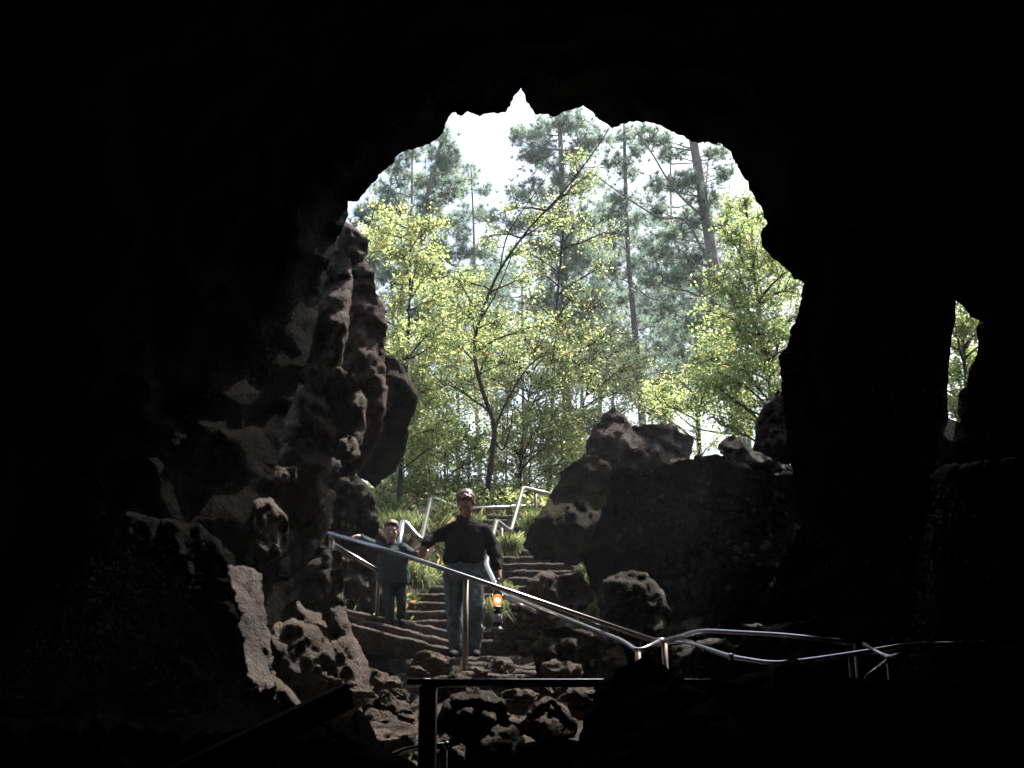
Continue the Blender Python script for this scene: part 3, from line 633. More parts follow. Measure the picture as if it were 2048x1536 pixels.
def man():
    Y = 10.5
    base = P(930, 1318, Y)
    e = empty('person', base, 'man in black sweatshirt and jeans walking down the steps, looking down, lantern in one hand', 'person')
    hc = P(932, 1007, Y-.10); s = .268; fwd = Vector((-.12, -1, -.85))
    # body
    m = MB(); q, rot = head(m, hc, s, fwd)
    nk = P(932, 1040, Y+.05); m.cap(hc+Vector((0, .04, -.05)), nk, .058, .066)
    shl, shr = P(904, 1061, Y+.02), P(964, 1060, Y+.02)
    ell_, elr = P(866, 1076, Y+.02), P(987, 1096, Y+.06)
    wl_, wr = P(849, 1090, Y-.08), P(997, 1138, Y-.10)
    torso(m, [(P(930, 1046, Y+.04), .12, .09), (P(932, 1065, Y+.02), .19, .12), (P(931, 1100, Y), .17, .12), (P(928, 1128, Y), .16, .12), (P(928, 1150, Y), .17, .13)])
    hl, hr = P(908, 1146, Y), P(947, 1146, Y); kl, kr = P(907, 1222, Y-.02), P(952, 1216, Y-.2); al, ar = P(912, 1298, Y+.02), P(949, 1302, Y-.06)
    for a, b, c in ((hl, kl, al), (hr, kr, ar)): m.cap(a, b, .085, .055); m.cap(b, c, .055, .04)
    for a, b, c in ((shl, ell_, wl_), (shr, elr, wr)): m.cap(a, b, .055, .042); m.cap(b, c, .042, .03)
    hand(m, wl_+Vector((0, 0, -.005)), Vector((-.25, .1, -.9)), Vector((-.3, .9, 0)), 1.05, .75, 1)
    hand(m, wr, Vector((.22, -.15, -.85)), Vector((-1, .2, 0)), 1.05, .75, -1)
    m.fuse('body', M['skin'], e, .008, 2)
    eyes(e, q, rot, s)
    # sweatshirt with loose folds
    m = MB()
    torso(m, [(P(932, 1029, Y+.05), .075, .075), (P(932, 1040, Y+.05), .11, .10), (P(932, 1046, Y+.05), .165, .12), (P(932, 1056, Y+.04), .205, .14), (P(931, 1075, Y+.02), .215, .16), (P(929, 1100, Y), .21, .165), (P(927, 1116, Y), .215, .17), (P(927, 1124, Y), .205, .165), (P(927, 1128, Y), .195, .155)])
    for a, b, c in ((shl, ell_, wl_), (shr, elr, wr)):
        m.ell(a, (.082, .085, .08)); m.cap(a, b, .08, .07); m.cap(b, b+(c-b)*.82, .072, .056); m.cap(b+(c-b)*.8, b+(c-b)*.95, .046, .044)
    m.ell(P(931, 1038, Y+.1), (.11, .09, .05)); m.ell(P(931, 1034, Y+.03), (.085, .09, .03))
    m.fuse('sweatshirt', M['sweater'], e, .010, 2, .024, 8)
    # jeans
    m = MB()
    torso(m, [(P(928, 1120, Y), .18, .14), (P(928, 1138, Y), .20, .155), (P(928, 1152, Y), .205, .155), (P(928, 1164, Y), .19, .14)])
    for a, b, c in ((hl, kl, al), (hr, kr, ar)):
        m.cap(a+Vector((0, 0, -.02)), b, .102, .078); m.cap(b, c+Vector((0, 0, .03)), .080, .066); m.cap(c+Vector((0, 0, .05)), c+Vector((0, 0, -.01)), .070, .068)
    m.fuse('jeans', M['jeans'], e, .010, 2, .026, 9)
    # belt
    m = MB(); torso(m, [(P(928, 1126, Y), .201, .158), (P(928, 1129, Y), .203, .16)]); 
    for c, f in ((al, (-.15, -1, 0)), (ar, (.12, -1, 0))):
        f = Vector(f).normalized(); mm = MB(); c2 = Vector((c.x, c.y, base.z+.045)); r = Vector((f.y, -f.x, 0))
        rot2 = Matrix((r, f, Vector((0, 0, 1)))).transposed()
        mm.ell(c2+f*.10, (.05, .12, .045), rot2); mm.ell(c2-f*.02, (.046, .08, .055), rot2); mm.cap(c2, c2+Vector((0, 0, .06)), .05, .05)
        sh = mm.fuse('shoe', M['shoe'], e, .009, 2)
    # hair: close cap of short hair
    m = MB(); m.ell(q(0, -.1, .2), (.345*s, .40*s, .34*s), rot); m.ell(q(0, .13, .38), (.27*s, .18*s, .11*s), rot); m.ell(q(0, -.22, .0), (.32*s, .26*s, .34*s), rot)
    for sg in (-1, 1): m.ell(q(sg*.28, .02, .12), (.06*s, .12*s, .14*s), rot)
    m.fuse('hair', M['hair'], e, .008, 1, .008, 40)
    return wl_, wr
def boy():
    Y = 10.95
    base = P(790, 1250, Y)
    e = empty('person', base, 'small boy in teal striped fleece and dark trousers resting one hand on the handrail', 'person')
    hc = P(783, 1062, Y-.04); s = .235; fwd = Vector((.1, -1, -.12))
    m = MB(); q, rot = head(m, hc, s, fwd)
    m.cap(hc+Vector((0, .03, -.05)), P(784, 1092, Y+.02), .042, .048)
    shl, shr = P(766, 1097, Y), P(803, 1097, Y); ell_, elr = P(738, 1086, Y-.22), P(826, 1108, Y-.05); wl_, wr = P(719, 1073, Y-.44), P(843, 1112, Y-.22)
    torso(m, [(P(784, 1092, Y+.02), .07, .06), (P(784, 1105, Y), .12, .08), (P(784, 1130, Y), .11, .085), (P(786, 1165, Y), .11, .09)])
    hl, hr = P(776, 1165, Y), P(799, 1165, Y); kl, kr = P(779, 1208, Y-.08), P(803, 1203, Y+.0); al, ar = P(781, 1243, Y-.02), P(803, 1237, Y+.1)
    for a, b, c in ((hl, kl, al), (hr, kr, ar)): m.cap(a, b, .055, .038); m.cap(b, c, .038, .028)
    for a, b, c in ((shl, ell_, wl_), (shr, elr, wr)): m.cap(a, b, .036, .028); m.cap(b, c, .028, .022)
    hand(m, wl_, Vector((-.7, -.7, .02)), Vector((-.1, -.25, -1)), .8, .9, 1)
    hand(m, wr, Vector((.5, .0, .75)), Vector((.4, .3, -.2)), .7, .6, -1)
    m.fuse('body', M['skin'], e, .007, 2)
    eyes(e, q, rot, s)
    m = MB()
    torso(m, [(P(784, 1087, Y+.02), .062, .062), (P(784, 1093, Y+.02), .085, .075), (P(784, 1100, Y), .14, .1), (P(785, 1118, Y), .165, .12), (P(786, 1140, Y), .175, .13), (P(787, 1158, Y), .182, .135), (P(787, 1168, Y), .17, .125)])
    for a, b, c in ((shl, ell_, wl_), (shr, elr, wr)):
        m.ell(a, (.06, .06, .06)); m.cap(a, b, .064, .052); m.cap(b, b+(c-b)*.88, .052, .038)
    m.ell(P(784, 1088, Y+.02), (.07, .07, .028))
    m.fuse('fleece_jacket', M['fleece'], e, .009, 3, .014, 10)
    m = MB(); torso(m, [(P(787, 1160, Y), .13, .1), (P(787, 1175, Y), .13, .1)])
    for a, b, c in ((hl, kl, al), (hr, kr, ar)): m.cap(a, b, .072, .054); m.cap(b, c, .054, .048)
    m.fuse('trousers', M['trousers'], e, .009, 3, .012, 10)
    for c, f in ((al, (-.1, -1, 0)), (ar, (.15, -1, 0))):
        f = Vector(f).normalized(); mm = MB(); c2 = Vector((c.x, c.y, c.z-.035)); r = Vector((f.y, -f.x, 0)); rot2 = Matrix((r, f, Vector((0, 0, 1)))).transposed()
        mm.ell(c2+f*.06, (.036, .085, .032), rot2); mm.ell(c2, (.034, .05, .04), rot2); mm.fuse('shoe', M['shoe'], e, .007, 2)
    m = MB(); m.ell(q(0, -.08, .2), (.345*s, .40*s, .34*s), rot); m.ell(q(0, -.2, .0), (.32*s, .26*s, .32*s), rot); m.ell(q(0, .15, .36), (.25*s, .17*s, .10*s), rot)
    m.fuse('hair', M['hair'], e, .007, 1, .007, 40)
man(); boy()
# lantern hanging from the man's hand
def lantern():
    top = P(1003, 1157, 10.37); b = P(995, 1262, 10.33)
    e = empty('lantern', b, 'lit camping lantern with glowing orange globe held by the man', 'lantern')
    k = (top.z-b.z)
    m = MB(); m.lathe(b, [(.062, 0), (.068, .008), (.066, .02), (.045, .035), (.034, .05), (.034, .055)]); m.build('base', M['darksteel'], e)
    m = MB(); m.lathe(b+Vector((0, 0, .055)), [(.036, 0), (.043, .01), (.043, .13), (.036, .145), (.02, .155)]); tk = m.build('fuel_tank', M['shoe'], e)
    m = MB(); m.lathe(b+Vector((0, 0, .085)), [(.0445, 0), (.0445, .08)]); m.build('paper_band', plain('pale_band', (.28, .28, .30), .6), tk)
    m = MB(); m.lathe(b+Vector((0, 0, .21)), [(.02, 0), (.045, .01), (.047, .025), (.03, .035)]); m.build('burner', M['darksteel'], e)
    g = b+Vector((0, 0, .245))
    mt, nt, out = newmat('lantern_glow'); em = N(nt, 'ShaderNodeEmission', Strength=14.0); em.inputs[0].default_value = (1, .5, .22, 1); nt.links.new(em.outputs[0], out.inputs[0])
    mh, nt, out = newmat('lantern_mantle'); em = N(nt, 'ShaderNodeEmission', Strength=45.0); em.inputs[0].default_value = (1, .82, .6, 1); nt.links.new(em.outputs[0], out.inputs[0])
    m = MB(); m.ell(g+Vector((0, -.002, .056)), (.022, .022, .024)); m.build('mantle', mh, e)
    m = MB(); m.lathe(g, [(.022, 0), (.036, .014), (.045, .036), (.048, .055), (.045, .075), (.036, .096), (.024, .11)])
    gm, nt, out = newmat('lantern_glass'); g1 = N(nt, 'ShaderNodeBsdfTransparent'); g2 = N(nt, 'ShaderNodeEmission', Strength=1.1); g2.inputs[0].default_value = (1, .16, .03, 1); gb = N(nt, 'ShaderNodeMixShader'); gb.inputs[0].default_value = .45; nt.links.new(g1.outputs[0], gb.inputs[1]); nt.links.new(g2.outputs[0], gb.inputs[2])
    nt.links.new(gb.outputs[0], out.inputs[0]); m.build('globe', gm, e)
    m = MB(); m.lathe(g+Vector((0, 0, .112)), [(.045, 0), (.048, .008), (.03, .03), (.03, .045), (.012, .052)]); m.build('hood', M['darksteel'], e)
    m = MB(); pts = []
    for i in range(13):
        w = math.pi*i/12; pts.append(g+Vector((.052*math.cos(w), 0, .1+(top.z-g.z-.1)*math.sin(w)**.7)))
    m.tube(pts, .003, 6); m.build('bail_handle', M['steel'], e)
lantern()

# ------------------------------------------------------------------ vegetation
rng = np.random.default_rng(5)
def unit(v): return v/(np.linalg.norm(v, axis=1, keepdims=True)+1e-9)
def leafquads(C, size, flat=.5, aspect=.6):
    n = len(C); nr = unit(rng.normal(size=(n, 3))+np.array([0, 0, flat*2])); u = unit(np.cross(nr, rng.normal(size=(n, 3)))); v = np.cross(nr, u)
    L = (size*.86*rng.uniform(.4, 1.3, n))[:, None]; W = L*aspect
    V = np.stack([C-u*L/2, C+v*W/2+nr*L*.08, C+u*L/2, C-v*W/2+nr*L*.08], 1).reshape(-1, 3)
    return V, np.arange(4*n).reshape(-1, 4)
def needles(C, A, n, L, w):
    k = len(C); C = np.repeat(C, n, 0); A = np.repeat(A, n, 0); d = unit(A*.7+unit(rng.normal(size=(k*n, 3))))
    s = unit(np.cross(d, rng.normal(size=(k*n, 3))))*w/2; l = (L*rng.uniform(.7, 1.2, k*n))[:, None]
    V = np.stack([C-s, C+s, C+d*l], 1).reshape(-1, 3); return V, np.arange(3*k*n).reshape(-1, 3)
def curve(a, b, sag, n=6, wob=.1):
    a, b = Vector(a), Vector(b); L = (b-a).length; out = []
    for i in range(n):
        t = i/(n-1); p = a.lerp(b, t)+Vector((0, 0, -sag*L*4*t*(1-t)))
        if 0 < i < n-1: p += Vector(rng.normal(size=3)*wob*L*.12)
        out.append(p)
    return out
def nearest_on(pl, p, drop):
    best = None
    for i in range(len(pl)-1):
        for t in (0, .25, .5, .75):
            q = pl[i].lerp(pl[i+1], t); target = p.z-drop; d = abs(q.z-target)
            if best is None or d < best[0]: best = (d, q, i+t)
    return best[1], best[2]
def dense_path(pl, k=5):
    """smooth trunk path"""
    out = []
    n = len(pl)
    for i in range(n-1):
        p0, p1, p2, p3 = pl[max(i-1, 0)], pl[i], pl[i+1], pl[min(i+2, n-1)]
        for j in range(k):
            t = j/k
            out.append(.5*((2*p1)+(p2-p0)*t+(2*p0-5*p1+4*p2-p3)*t*t+(3*p1-p0-3*p2+p3)*t**3))
    out.append(pl[-1]); return out
def tree(name, label, cat, trunk, r0, clumps, kind, barkm, tuft=26, leaf=.07, dens=1.0, group=None, extra=(), mix=(.4, .35, .17, .08), twigs=5, r1=.25):
    """trunk: pixel path with depth; clumps: (px,py,radius_px,dY) each a spray of foliage on its own limb"""
    pl = [P(*t) for t in trunk]
    base = Vector((pl[0].x, pl[0].y, ground_z(pl[0].x, pl[0].y)-.1)); pl = [base]+[p for p in pl if p.z > base.z+.3]
    e = empty(name, base, label, cat, group)
    dp = dense_path(pl); n = len(dp)
    m = MB(); m.tube(dp, [r0*(1-(1-r1)*(i/(n-1)))*(1+.08*noise.noise(Vector((i*.7, 0, r0*50)))) for i in range(n)], 10)
    lm = m; C = []; A = []
    for pts, rr in extra:
        q0 = [P(*t) for t in pts]; q0[0] = min(dp, key=lambda v: (v-q0[0]).length); q = dense_path(q0, 4); lm.tube(q, [rr*(1-.7*i/(len(q)-1)) for i in range(len(q))], 6)
    for (cx, cy, cr, dy) in clumps:
        Yc = trunk[len(trunk)//2][2]+dy; c = P(cx, cy, Yc); cr *= 1.35 if kind == 'needle' else 1.12; r = cr*Yc/F
        att, _ = nearest_on(dp, c, (.25 if kind == 'needle' else .6)*(c-Vector((base.x, base.y, c.z))).length*.5+.2)
        limb = curve(att, c, .04 if kind == 'needle' else -.05, 7)
        L = (c-att).length; lr = min(r0*.5, .012+.011*L)
        lm.tube(limb, [lr*(1-.75*i/6) for i in range(7)], 6)
        if kind == 'needle':
            ntw = max(5, int(8*dens*(cr/40)**2)+4)
            for k in range(ntw):
                dv = unit(rng.normal(size=(1, 3)))[0]*np.array([1, 1, .7])*rng.uniform(.15, 1.0)**.6*r
                tip = np.array(c)+dv; st = limb[int(rng.integers(3, 7))]; tw = curve(st, tip, .05, 4, .25); lm.tube(tw, [lr*.28, lr*.22, lr*.18, .004], 4, False)
                ax = unit(dv[None]+np.array([[0, 0, .45*r]]))[0]
                for q in range(4):
                    f = 1-.18*q; C.append(np.array(st)*(1-f)+tip*f+rng.normal(size=3)*.09); A.append(ax)
        else:
            tips = []
            for k in range(twigs*2):
                dv = unit(rng.normal(size=(1, 3)))[0]*r*rng.uniform(.5, 1.1); tip = np.array(c)+dv; st = limb[int(rng.integers(3, 7))]
                tw = curve(st, tip, -.05, 4, .3); lm.tube(tw, [.008, .006, .005, .003], 4, False); tips.append((np.array(st), tip))
            nl = int(dens*cr*cr*.215)
            w = rng.integers(0, len(tips), nl); t = rng.uniform(.15, 1.1, nl)[:, None]
            S = np.array([tips[i][0] for i in w]); Tt = np.array([tips[i][1] for i in w])
            C.append(S+(Tt-S)*t+rng.normal(size=(nl, 3))*r*.15)
    lm.build('trunk', M[barkm], e)
    if kind == 'needle':
        C = np.array(C); A = np.array(A); V, Fc = needles(C, A, tuft, .22, .019)
        mi = np.repeat(rng.choice(3, len(C), p=[.45, .38, .17]), tuft); fast('crown', V, Fc, LEAF['needle'], e, mi)
    else:
        C = np.concatenate(C); V, Fc = leafquads(C, leaf); mats = LEAF['green']+[LEAF['orange']]; mix = (mix[0]+.03, mix[1]+.01, mix[2]+.02, mix[3]*.6); mix = tuple(v/(sum(mix)+.012) for v in mix)
        mi = rng.choice(5, len(C), p=list(mix)+[1-sum(mix)] if sum(mix) < 1 else list(mix)+[0]); fast('crown', V, Fc, mats, e, mi)
    return e
def rc(xs, ys, n, r, dy, seed, keep=None):
    """n clumps spread over a region"""
    g = random.Random(seed); out = []
    tries = 0
    while len(out) < n and tries < 4000:
        tries += 1
        x, y = g.uniform(*xs), g.uniform(*ys)
        if keep and not inside(np.array([[x, y]]), keep)[0]: continue
        if any(math.hypot(x-a, y-b) < r*.75 for a, b, _, _ in out): continue
        out.append((x, y, r*g.uniform(.7, 1.25), g.uniform(-dy, dy)))
    return out
PG = 'pine trees beyond the cave mouth'
tree('pine_tree', 'blue green pine tree at the left, its dense tip touching the cave roof', 'pine tree',
     [(846, 960, 25), (852, 800, 25), (850, 620, 25), (846, 440, 25), (872, 330, 25), (888, 262, 25)], .13,
     [(888, 285, 34, 0), (900, 320, 34, .3), (872, 330, 40, 0), (850, 365, 42, .5), (905, 375, 34, -.4), (870, 410, 44, 0), (915, 440, 36, .4), (850, 455, 40, -.5), (885, 500, 42, 0), (935, 500, 30, .5), (860, 560, 44, 0), (910, 570, 40, .4), (830, 620, 40, 0), (890, 640, 40, -.4), (940, 620, 34, .3), (900, 700, 40, 0)], 'needle', 'barkred', group=PG)
tree('pine_tree', 'thin twin stemmed pine tree at the far left edge of the cave mouth', 'pine tree',
     [(775, 960, 23), (790, 800, 23), (800, 600, 23), (822, 440, 23), (824, 290, 23)], .08,
     [(826, 305, 30, 0), (800, 340, 30, 0), (770, 380, 30, .3), (745, 420, 32, 0), (790, 420, 34, .3), (720, 440, 30, -.3), (760, 480, 36, 0), (800, 500, 34, .4), (740, 520, 30, 0), (780, 560, 34, 0), (820, 560, 30, 0)], 'needle', 'barkred', group=PG, dens=.8)
tree('pine_tree', 'slim pale pine tree standing between the left pine and the bright sky gap', 'pine tree',
     [(960, 960, 30), (952, 800, 30), (950, 620, 30), (948, 480, 30), (942, 330, 30)], .09,
     [(942, 345, 20, 0), (925, 375, 22, 0), (962, 380, 22, 0), (945, 420, 26, .4), (970, 440, 24, 0), (930, 470, 28, 0), (965, 500, 30, .3), (985, 520, 26, 0), (940, 550, 34, 0), (990, 580, 30, 0), (960, 620, 34, 0), (1000, 650, 34, 0), (950, 690, 34, 0)], 'needle', 'barkred', group=PG, dens=.8)
tree('pine_tree', 'large bushy pine tree in the centre, cut off by the cave roof', 'pine tree',
     [(1138, 960, 28), (1132, 760, 28), (1128, 560, 28), (1124, 380, 28), (1118, 200, 28), (1116, 150, 28)], .17,
     [(1110, 250, 40, 0), (1062, 262, 32, .3), (1150, 238, 36, 0), (1030, 276, 22, 0), (1090, 296, 42, -.3), (1160, 300, 42, 0), (1050, 320, 34, .4), (1195, 280, 30, 0), (1120, 350, 44, 0), (1070, 380, 38, 0), (1030, 400, 32, .4), (1170, 370, 42, 0), (1005, 445, 30, 0), (1060, 440, 38, 0), (1120, 440, 50, 0), (1180, 440, 44, .4), (1140, 500, 50, -.3), (1085, 500, 38, 0), (1195, 520, 46, 0), (1120, 560, 50, 0), (1170, 590, 52, .3), (1085, 600, 40, 0), (1215, 610, 46, 0), (1140, 640, 52, 0), (1190, 670, 48, 0), (1100, 690, 46, 0), (1150, 730, 46, 0)], 'needle', 'barkred', group=PG, dens=1.25)
tree('pine_tree', 'open branched pine tree with a bare grey stem right of the centre', 'pine tree',
     [(1292, 960, 26), (1280, 780, 26), (1268, 640, 26), (1256, 500, 26), (1250, 330, 26), (1248, 220, 26)], .13,
     [(1250, 275, 28, 0), (1225, 320, 30, 0), (1280, 300, 26, 0), (1256, 345, 28, .3), (1235, 400, 30, 0), (1215, 430, 30, .3), (1270, 440, 28, 0), (1225, 480, 34, 0), (1285, 520, 26, 0), (1215, 545, 34, 0), (1245, 590, 30, .4), (1320, 560, 32, 0), (1290, 620, 24, 0), (1340, 640, 34, 0), (1230, 680, 38, 0), (1330, 700, 34, 0), (1260, 740, 36, 0), (1310, 780, 30, 0), (1350, 760, 32, 0)], 'needle', 'barkgrey', group=PG, dens=.9,
     extra=[([(1255, 560, 26), (1290, 590, 25.6), (1330, 600, 25.3), (1380, 560, 25)], .03), ([(1270, 680, 26), (1220, 660, 25.5), (1190, 600, 25)], .03)])
tree('pine_tree', 'tall thick trunked pine tree at the right, reaching the cave roof', 'pine tree',
     [(1482, 960, 22), (1476, 840, 22), (1456, 660, 22), (1432, 550, 22), (1416, 460, 22), (1398, 350, 22), (1384, 260, 22), (1380, 200, 22)], .17,
     [(1352, 364, 30, -.2), (1320, 372, 26, .2), (1385, 368, 30, 0), (1310, 270, 26, 0), (1340, 300, 28, 0), (1285, 270, 22, 0), (1430, 300, 26, 0), (1450, 350, 24, 0), (1415, 400, 30, 0), (1370, 440, 28, 0), (1340, 470, 28, .3), (1440, 440, 34, 0), (1310, 500, 32, 0), (1380, 510, 32, -.3), (1350, 550, 34, 0), (1400, 570, 34, 0), (1310, 420, 20, 0), (1330, 620, 30, 0), (1380, 650, 34, 0), (1440, 620, 34, 0), (1300, 560, 28, 0), (1360, 720, 34, 0), (1420, 720, 34, 0), (1330, 800, 30, 0), (1400, 800, 30, 0)], 'needle', 'barkred', group=PG, dens=.85, r1=.55,
     extra=[([(1430, 560, 22), (1405, 500, 21.6), (1370, 440, 21.4), (1320, 435, 21.2), (1260, 400, 21), (1190, 350, 20.8)], .045), ([(1410, 440, 22), (1350, 380, 21.5), (1300, 300, 21), (1268, 255, 20.8)], .035), ([(1450, 640, 22), (1400, 540, 21.5), (1350, 490, 21.2)], .035), ([(1420, 500, 22), (1412, 400, 21.7), (1418, 300, 21.5)], .03), ([(1470, 860, 22), (1380, 850, 21.5), (1300, 760, 21)], .03)])
tree('pine_tree', 'distant pine tree low behind the right rock pile', 'pine tree',
     [(1400, 940, 34), (1395, 800, 34), (1392, 640, 34), (1390, 560, 34)], .12, rc((1310, 1480), (560, 770), 22, 36, .8, 11), 'needle', 'barkgrey', group=PG, dens=.9)
tree('pine_tree', 'distant pine tree behind the pointed boulder', 'pine tree',
     [(1230, 940, 36), (1225, 800, 36), (1222, 660, 36)], .12, rc((1150, 1310), (640, 780), 18, 36, .8, 12), 'needle', 'barkgrey', group=PG, dens=.9)
tree('pine_tree', 'distant hazy pine tree behind the maples in the middle', 'pine tree',
     [(1050, 960, 38), (1046, 800, 38), (1044, 560, 38)], .12, rc((960, 1130), (520, 770), 22, 38, .8, 13), 'needle', 'barkgrey', group=PG, dens=.8)
tree('pine_tree', 'far pine tree filling the gap right of the central pine', 'pine tree',
     [(1200, 960, 40), (1200, 700, 40), (1198, 400, 40)], .14, rc((1140, 1270), (400, 790), 30, 40, .8, 14), 'needle', 'barkgrey', group=PG, dens=.9)
tree('pine_tree', 'far pine tree between the bare grey stem and the tall thick trunk', 'pine tree',
     [(1330, 960, 42), (1330, 700, 42), (1335, 420, 42)], .14, rc((1270, 1400), (430, 790), 30, 40, .8, 15), 'needle', 'barkgrey', group=PG, dens=.9)
tree('pine_tree', 'far pine tree behind the top of the bright green leafy tree', 'pine tree',
     [(1500, 960, 36), (1495, 700, 36), (1480, 400, 36)], .14, rc((1420, 1580), (400, 790), 30, 40, .8, 16), 'needle', 'barkgrey', group=PG, dens=.8)
tree('pine_tree', 'far pine tree behind the yellowing maple at the left', 'pine tree',
     [(790, 960, 38), (788, 700, 38), (780, 440, 38)], .14, rc((700, 860), (440, 790), 30, 40, .8, 17), 'needle', 'barkgrey', group=PG, dens=.8)
tree('pine_tree', 'far pine tree low between the left pine and the slim pale pine', 'pine tree',
     [(915, 960, 40), (915, 760, 40), (912, 560, 40)], .14, rc((850, 1000), (560, 790), 26, 40, .8, 18), 'needle', 'barkgrey', group=PG, dens=.8)
for i, (x, top, Y, xs, ys, n, lab) in enumerate([(1160, 250, 44, (1080, 1260), (240, 520), 16, 'pale distant pine crown touching the cave roof behind the central pine'), (1340, 270, 44, (1260, 1460), (280, 560), 18, 'pale distant pine crown behind the thick trunked pine'), (800, 320, 44, (720, 900), (330, 560), 14, 'pale distant pine crown behind the twin stemmed pine'), (990, 470, 46, (930, 1070), (480, 720), 12, 'pale distant pine crown just below the bright sky gap')]):
    tree('pine_tree', lab, 'pine tree', [(x, 960, Y), (x+5, 700, Y), (x, top, Y)], .13, rc(xs, ys, n, 34, .9, 50+i), 'needle', 'barkgrey', group=PG, dens=.7)
# deciduous trees
DG = 'leafy trees and shrubs beyond the cave mouth'
tree('leafy_tree', 'slender dark trunked tree leaning right across the view with sparse leaves', 'tree',
     [(975, 985, 16.8), (985, 900, 16.8), (988, 850, 16.8), (968, 790, 16.8), (952, 730, 16.8), (950, 680, 16.8), (966, 620, 16.7), (1000, 540, 16.5), (1060, 455, 16.2), (1130, 380, 16), (1190, 300, 15.8), (1222, 250, 15.7)], .056,
     [(940, 620, 50, -.3), (1010, 640, 50, .5), (900, 680, 46, 0), (1060, 560, 40, .5), (1040, 500, 34, 0), (1110, 440, 34, 0), (1165, 380, 30, 0), (1150, 320, 30, 0), (1190, 350, 26, 0), (920, 560, 44, .4), (980, 700, 46, -.4), (930, 760, 46, .4), (1030, 720, 50, .4), (880, 760, 40, -.3), (980, 470, 34, 0), (1010, 420, 26, 0), (1080, 650, 44, 0)], 'leaf', 'bark', leaf=.07, dens=.8, group=DG, mix=(.45, .3, .15, .08), r1=.12, twigs=7,
     extra=[([(968, 640, 16.7), (940, 600, 16.6), (915, 560, 16.5), (870, 520, 16.3)], .02), ([(990, 860, 16.8), (1015, 800, 16.9), (1060, 730, 17), (1110, 700, 17.1)], .03), ([(1000, 540, 16.5), (1015, 470, 16.4), (1060, 400, 16.3), (1110, 330, 16.2)], .016), ([(960, 640, 16.7), (990, 590, 16.6), (1020, 520, 16.5), (1040, 460, 16.5)], .016), ([(985, 880, 16.8), (1005, 900, 16.7), (1020, 860, 16.6), (1025, 820, 16.5)], .025)])
tree('leafy_tree', 'yellowing maple at the left edge of the cave mouth', 'tree',
     [(800, 960, 16), (808, 820, 16), (815, 700, 16), (820, 560, 16), (818, 450, 16)], .05,
     rc((735, 890), (420, 900), 34, 44, .8, 21), 'leaf', 'bark', leaf=.075, dens=.85, group=DG, mix=(.36, .32, .08, .2), twigs=6)
tree('leafy_tree', 'leafy tree with a curved bare grey trunk left of the leaning tree', 'tree',
     [(825, 960, 19), (826, 860, 19), (838, 760, 19), (862, 690, 19), (858, 640, 19), (868, 590, 19), (880, 540, 19)], .10,
     rc((830, 960), (560, 900), 30, 44, .8, 22), 'leaf', 'barkgrey', leaf=.075, dens=.7, group=DG, mix=(.45, .3, .12, .1), twigs=6, r1=.4)
tree('leafy_shrub', 'spreading yellow green maple thicket behind the leaning tree', 'shrub',
     [(1040, 960, 18.5), (1045, 880, 18.5), (1060, 780, 18.5), (1070, 700, 18.5)], .04,
     rc((960, 1190), (640, 930), 34, 46, .9, 23), 'leaf', 'bark', leaf=.075, dens=.85, group=DG, mix=(.28, .38, .04, .24), twigs=7)
tree('leafy_shrub', 'pale yellow shrub reaching behind the pointed boulder', 'shrub',
     [(1150, 950, 19.5), (1155, 860, 19.5), (1180, 760, 19.5)], .04,
     rc((1110, 1330), (680, 900), 24, 44, .9, 24), 'leaf', 'bark', leaf=.07, dens=.62, group=DG, mix=(.3, .38, .05, .18), twigs=6)
tree('leafy_shrub', 'dark green shrub beside the foot of the leaning tree', 'shrub',
     [(890, 985, 17.5), (890, 930, 17.5), (892, 870, 17.5)], .03,
     rc((790, 960), (850, 970), 16, 40, .5, 25), 'leaf', 'bark', leaf=.07, dens=1.0, group=DG, mix=(.5, .15, .28, .05), twigs=5)
tree('leafy_tree', 'bright green leafy tree along the right side of the cave mouth', 'tree',
     [(1560, 960, 15), (1550, 840, 15), (1530, 700, 15), (1510, 560, 15), (1490, 400, 15)], .06,
     rc((1400, 1640), (380, 880), 46, 50, .8, 26, [(1470, 360), (1530, 400), (1620, 540), (1640, 700), (1600, 880), (1420, 860), (1380, 700), (1430, 560), (1440, 430)]), 'leaf', 'bark', leaf=.075, dens=.85, group=DG, mix=(.5, .3, .14, .05), twigs=7)
tree('leafy_shrub', 'small green shrub behind the flat topped boulder', 'shrub',
     [(1400, 950, 16.5), (1398, 860, 16.5), (1405, 780, 16.5)], .03,
     rc((1280, 1450), (740, 910), 16, 38, .5, 27), 'leaf', 'bark', leaf=.06, dens=.45, group=DG, mix=(.5, .3, .1, .08), twigs=5)
tree('leafy_tree', 'yellow green bush seen through the small window in the right wall', 'tree',
     [(1940, 960, 15), (1935, 800, 15), (1925, 680, 15), (1920, 600, 15)], .05,
     rc((1840, 2040), (560, 900), 36, 44, .9, 28), 'leaf', 'bark', leaf=.08, dens=1.6, group=DG, mix=(.36, .3, .12, .16), twigs=6)
tree('leafy_tree', 'tall sparse maple with pale leaves in front of the central pine', 'tree',
     [(1100, 960, 18.8), (1105, 800, 18.8), (1112, 640, 18.8), (1125, 480, 18.8), (1140, 380, 18.8)], .05,
     rc((1050, 1230), (400, 720), 22, 42, .8, 31), 'leaf', 'bark', leaf=.065, dens=.45, group=DG, mix=(.42, .4, .06, .1), twigs=7)
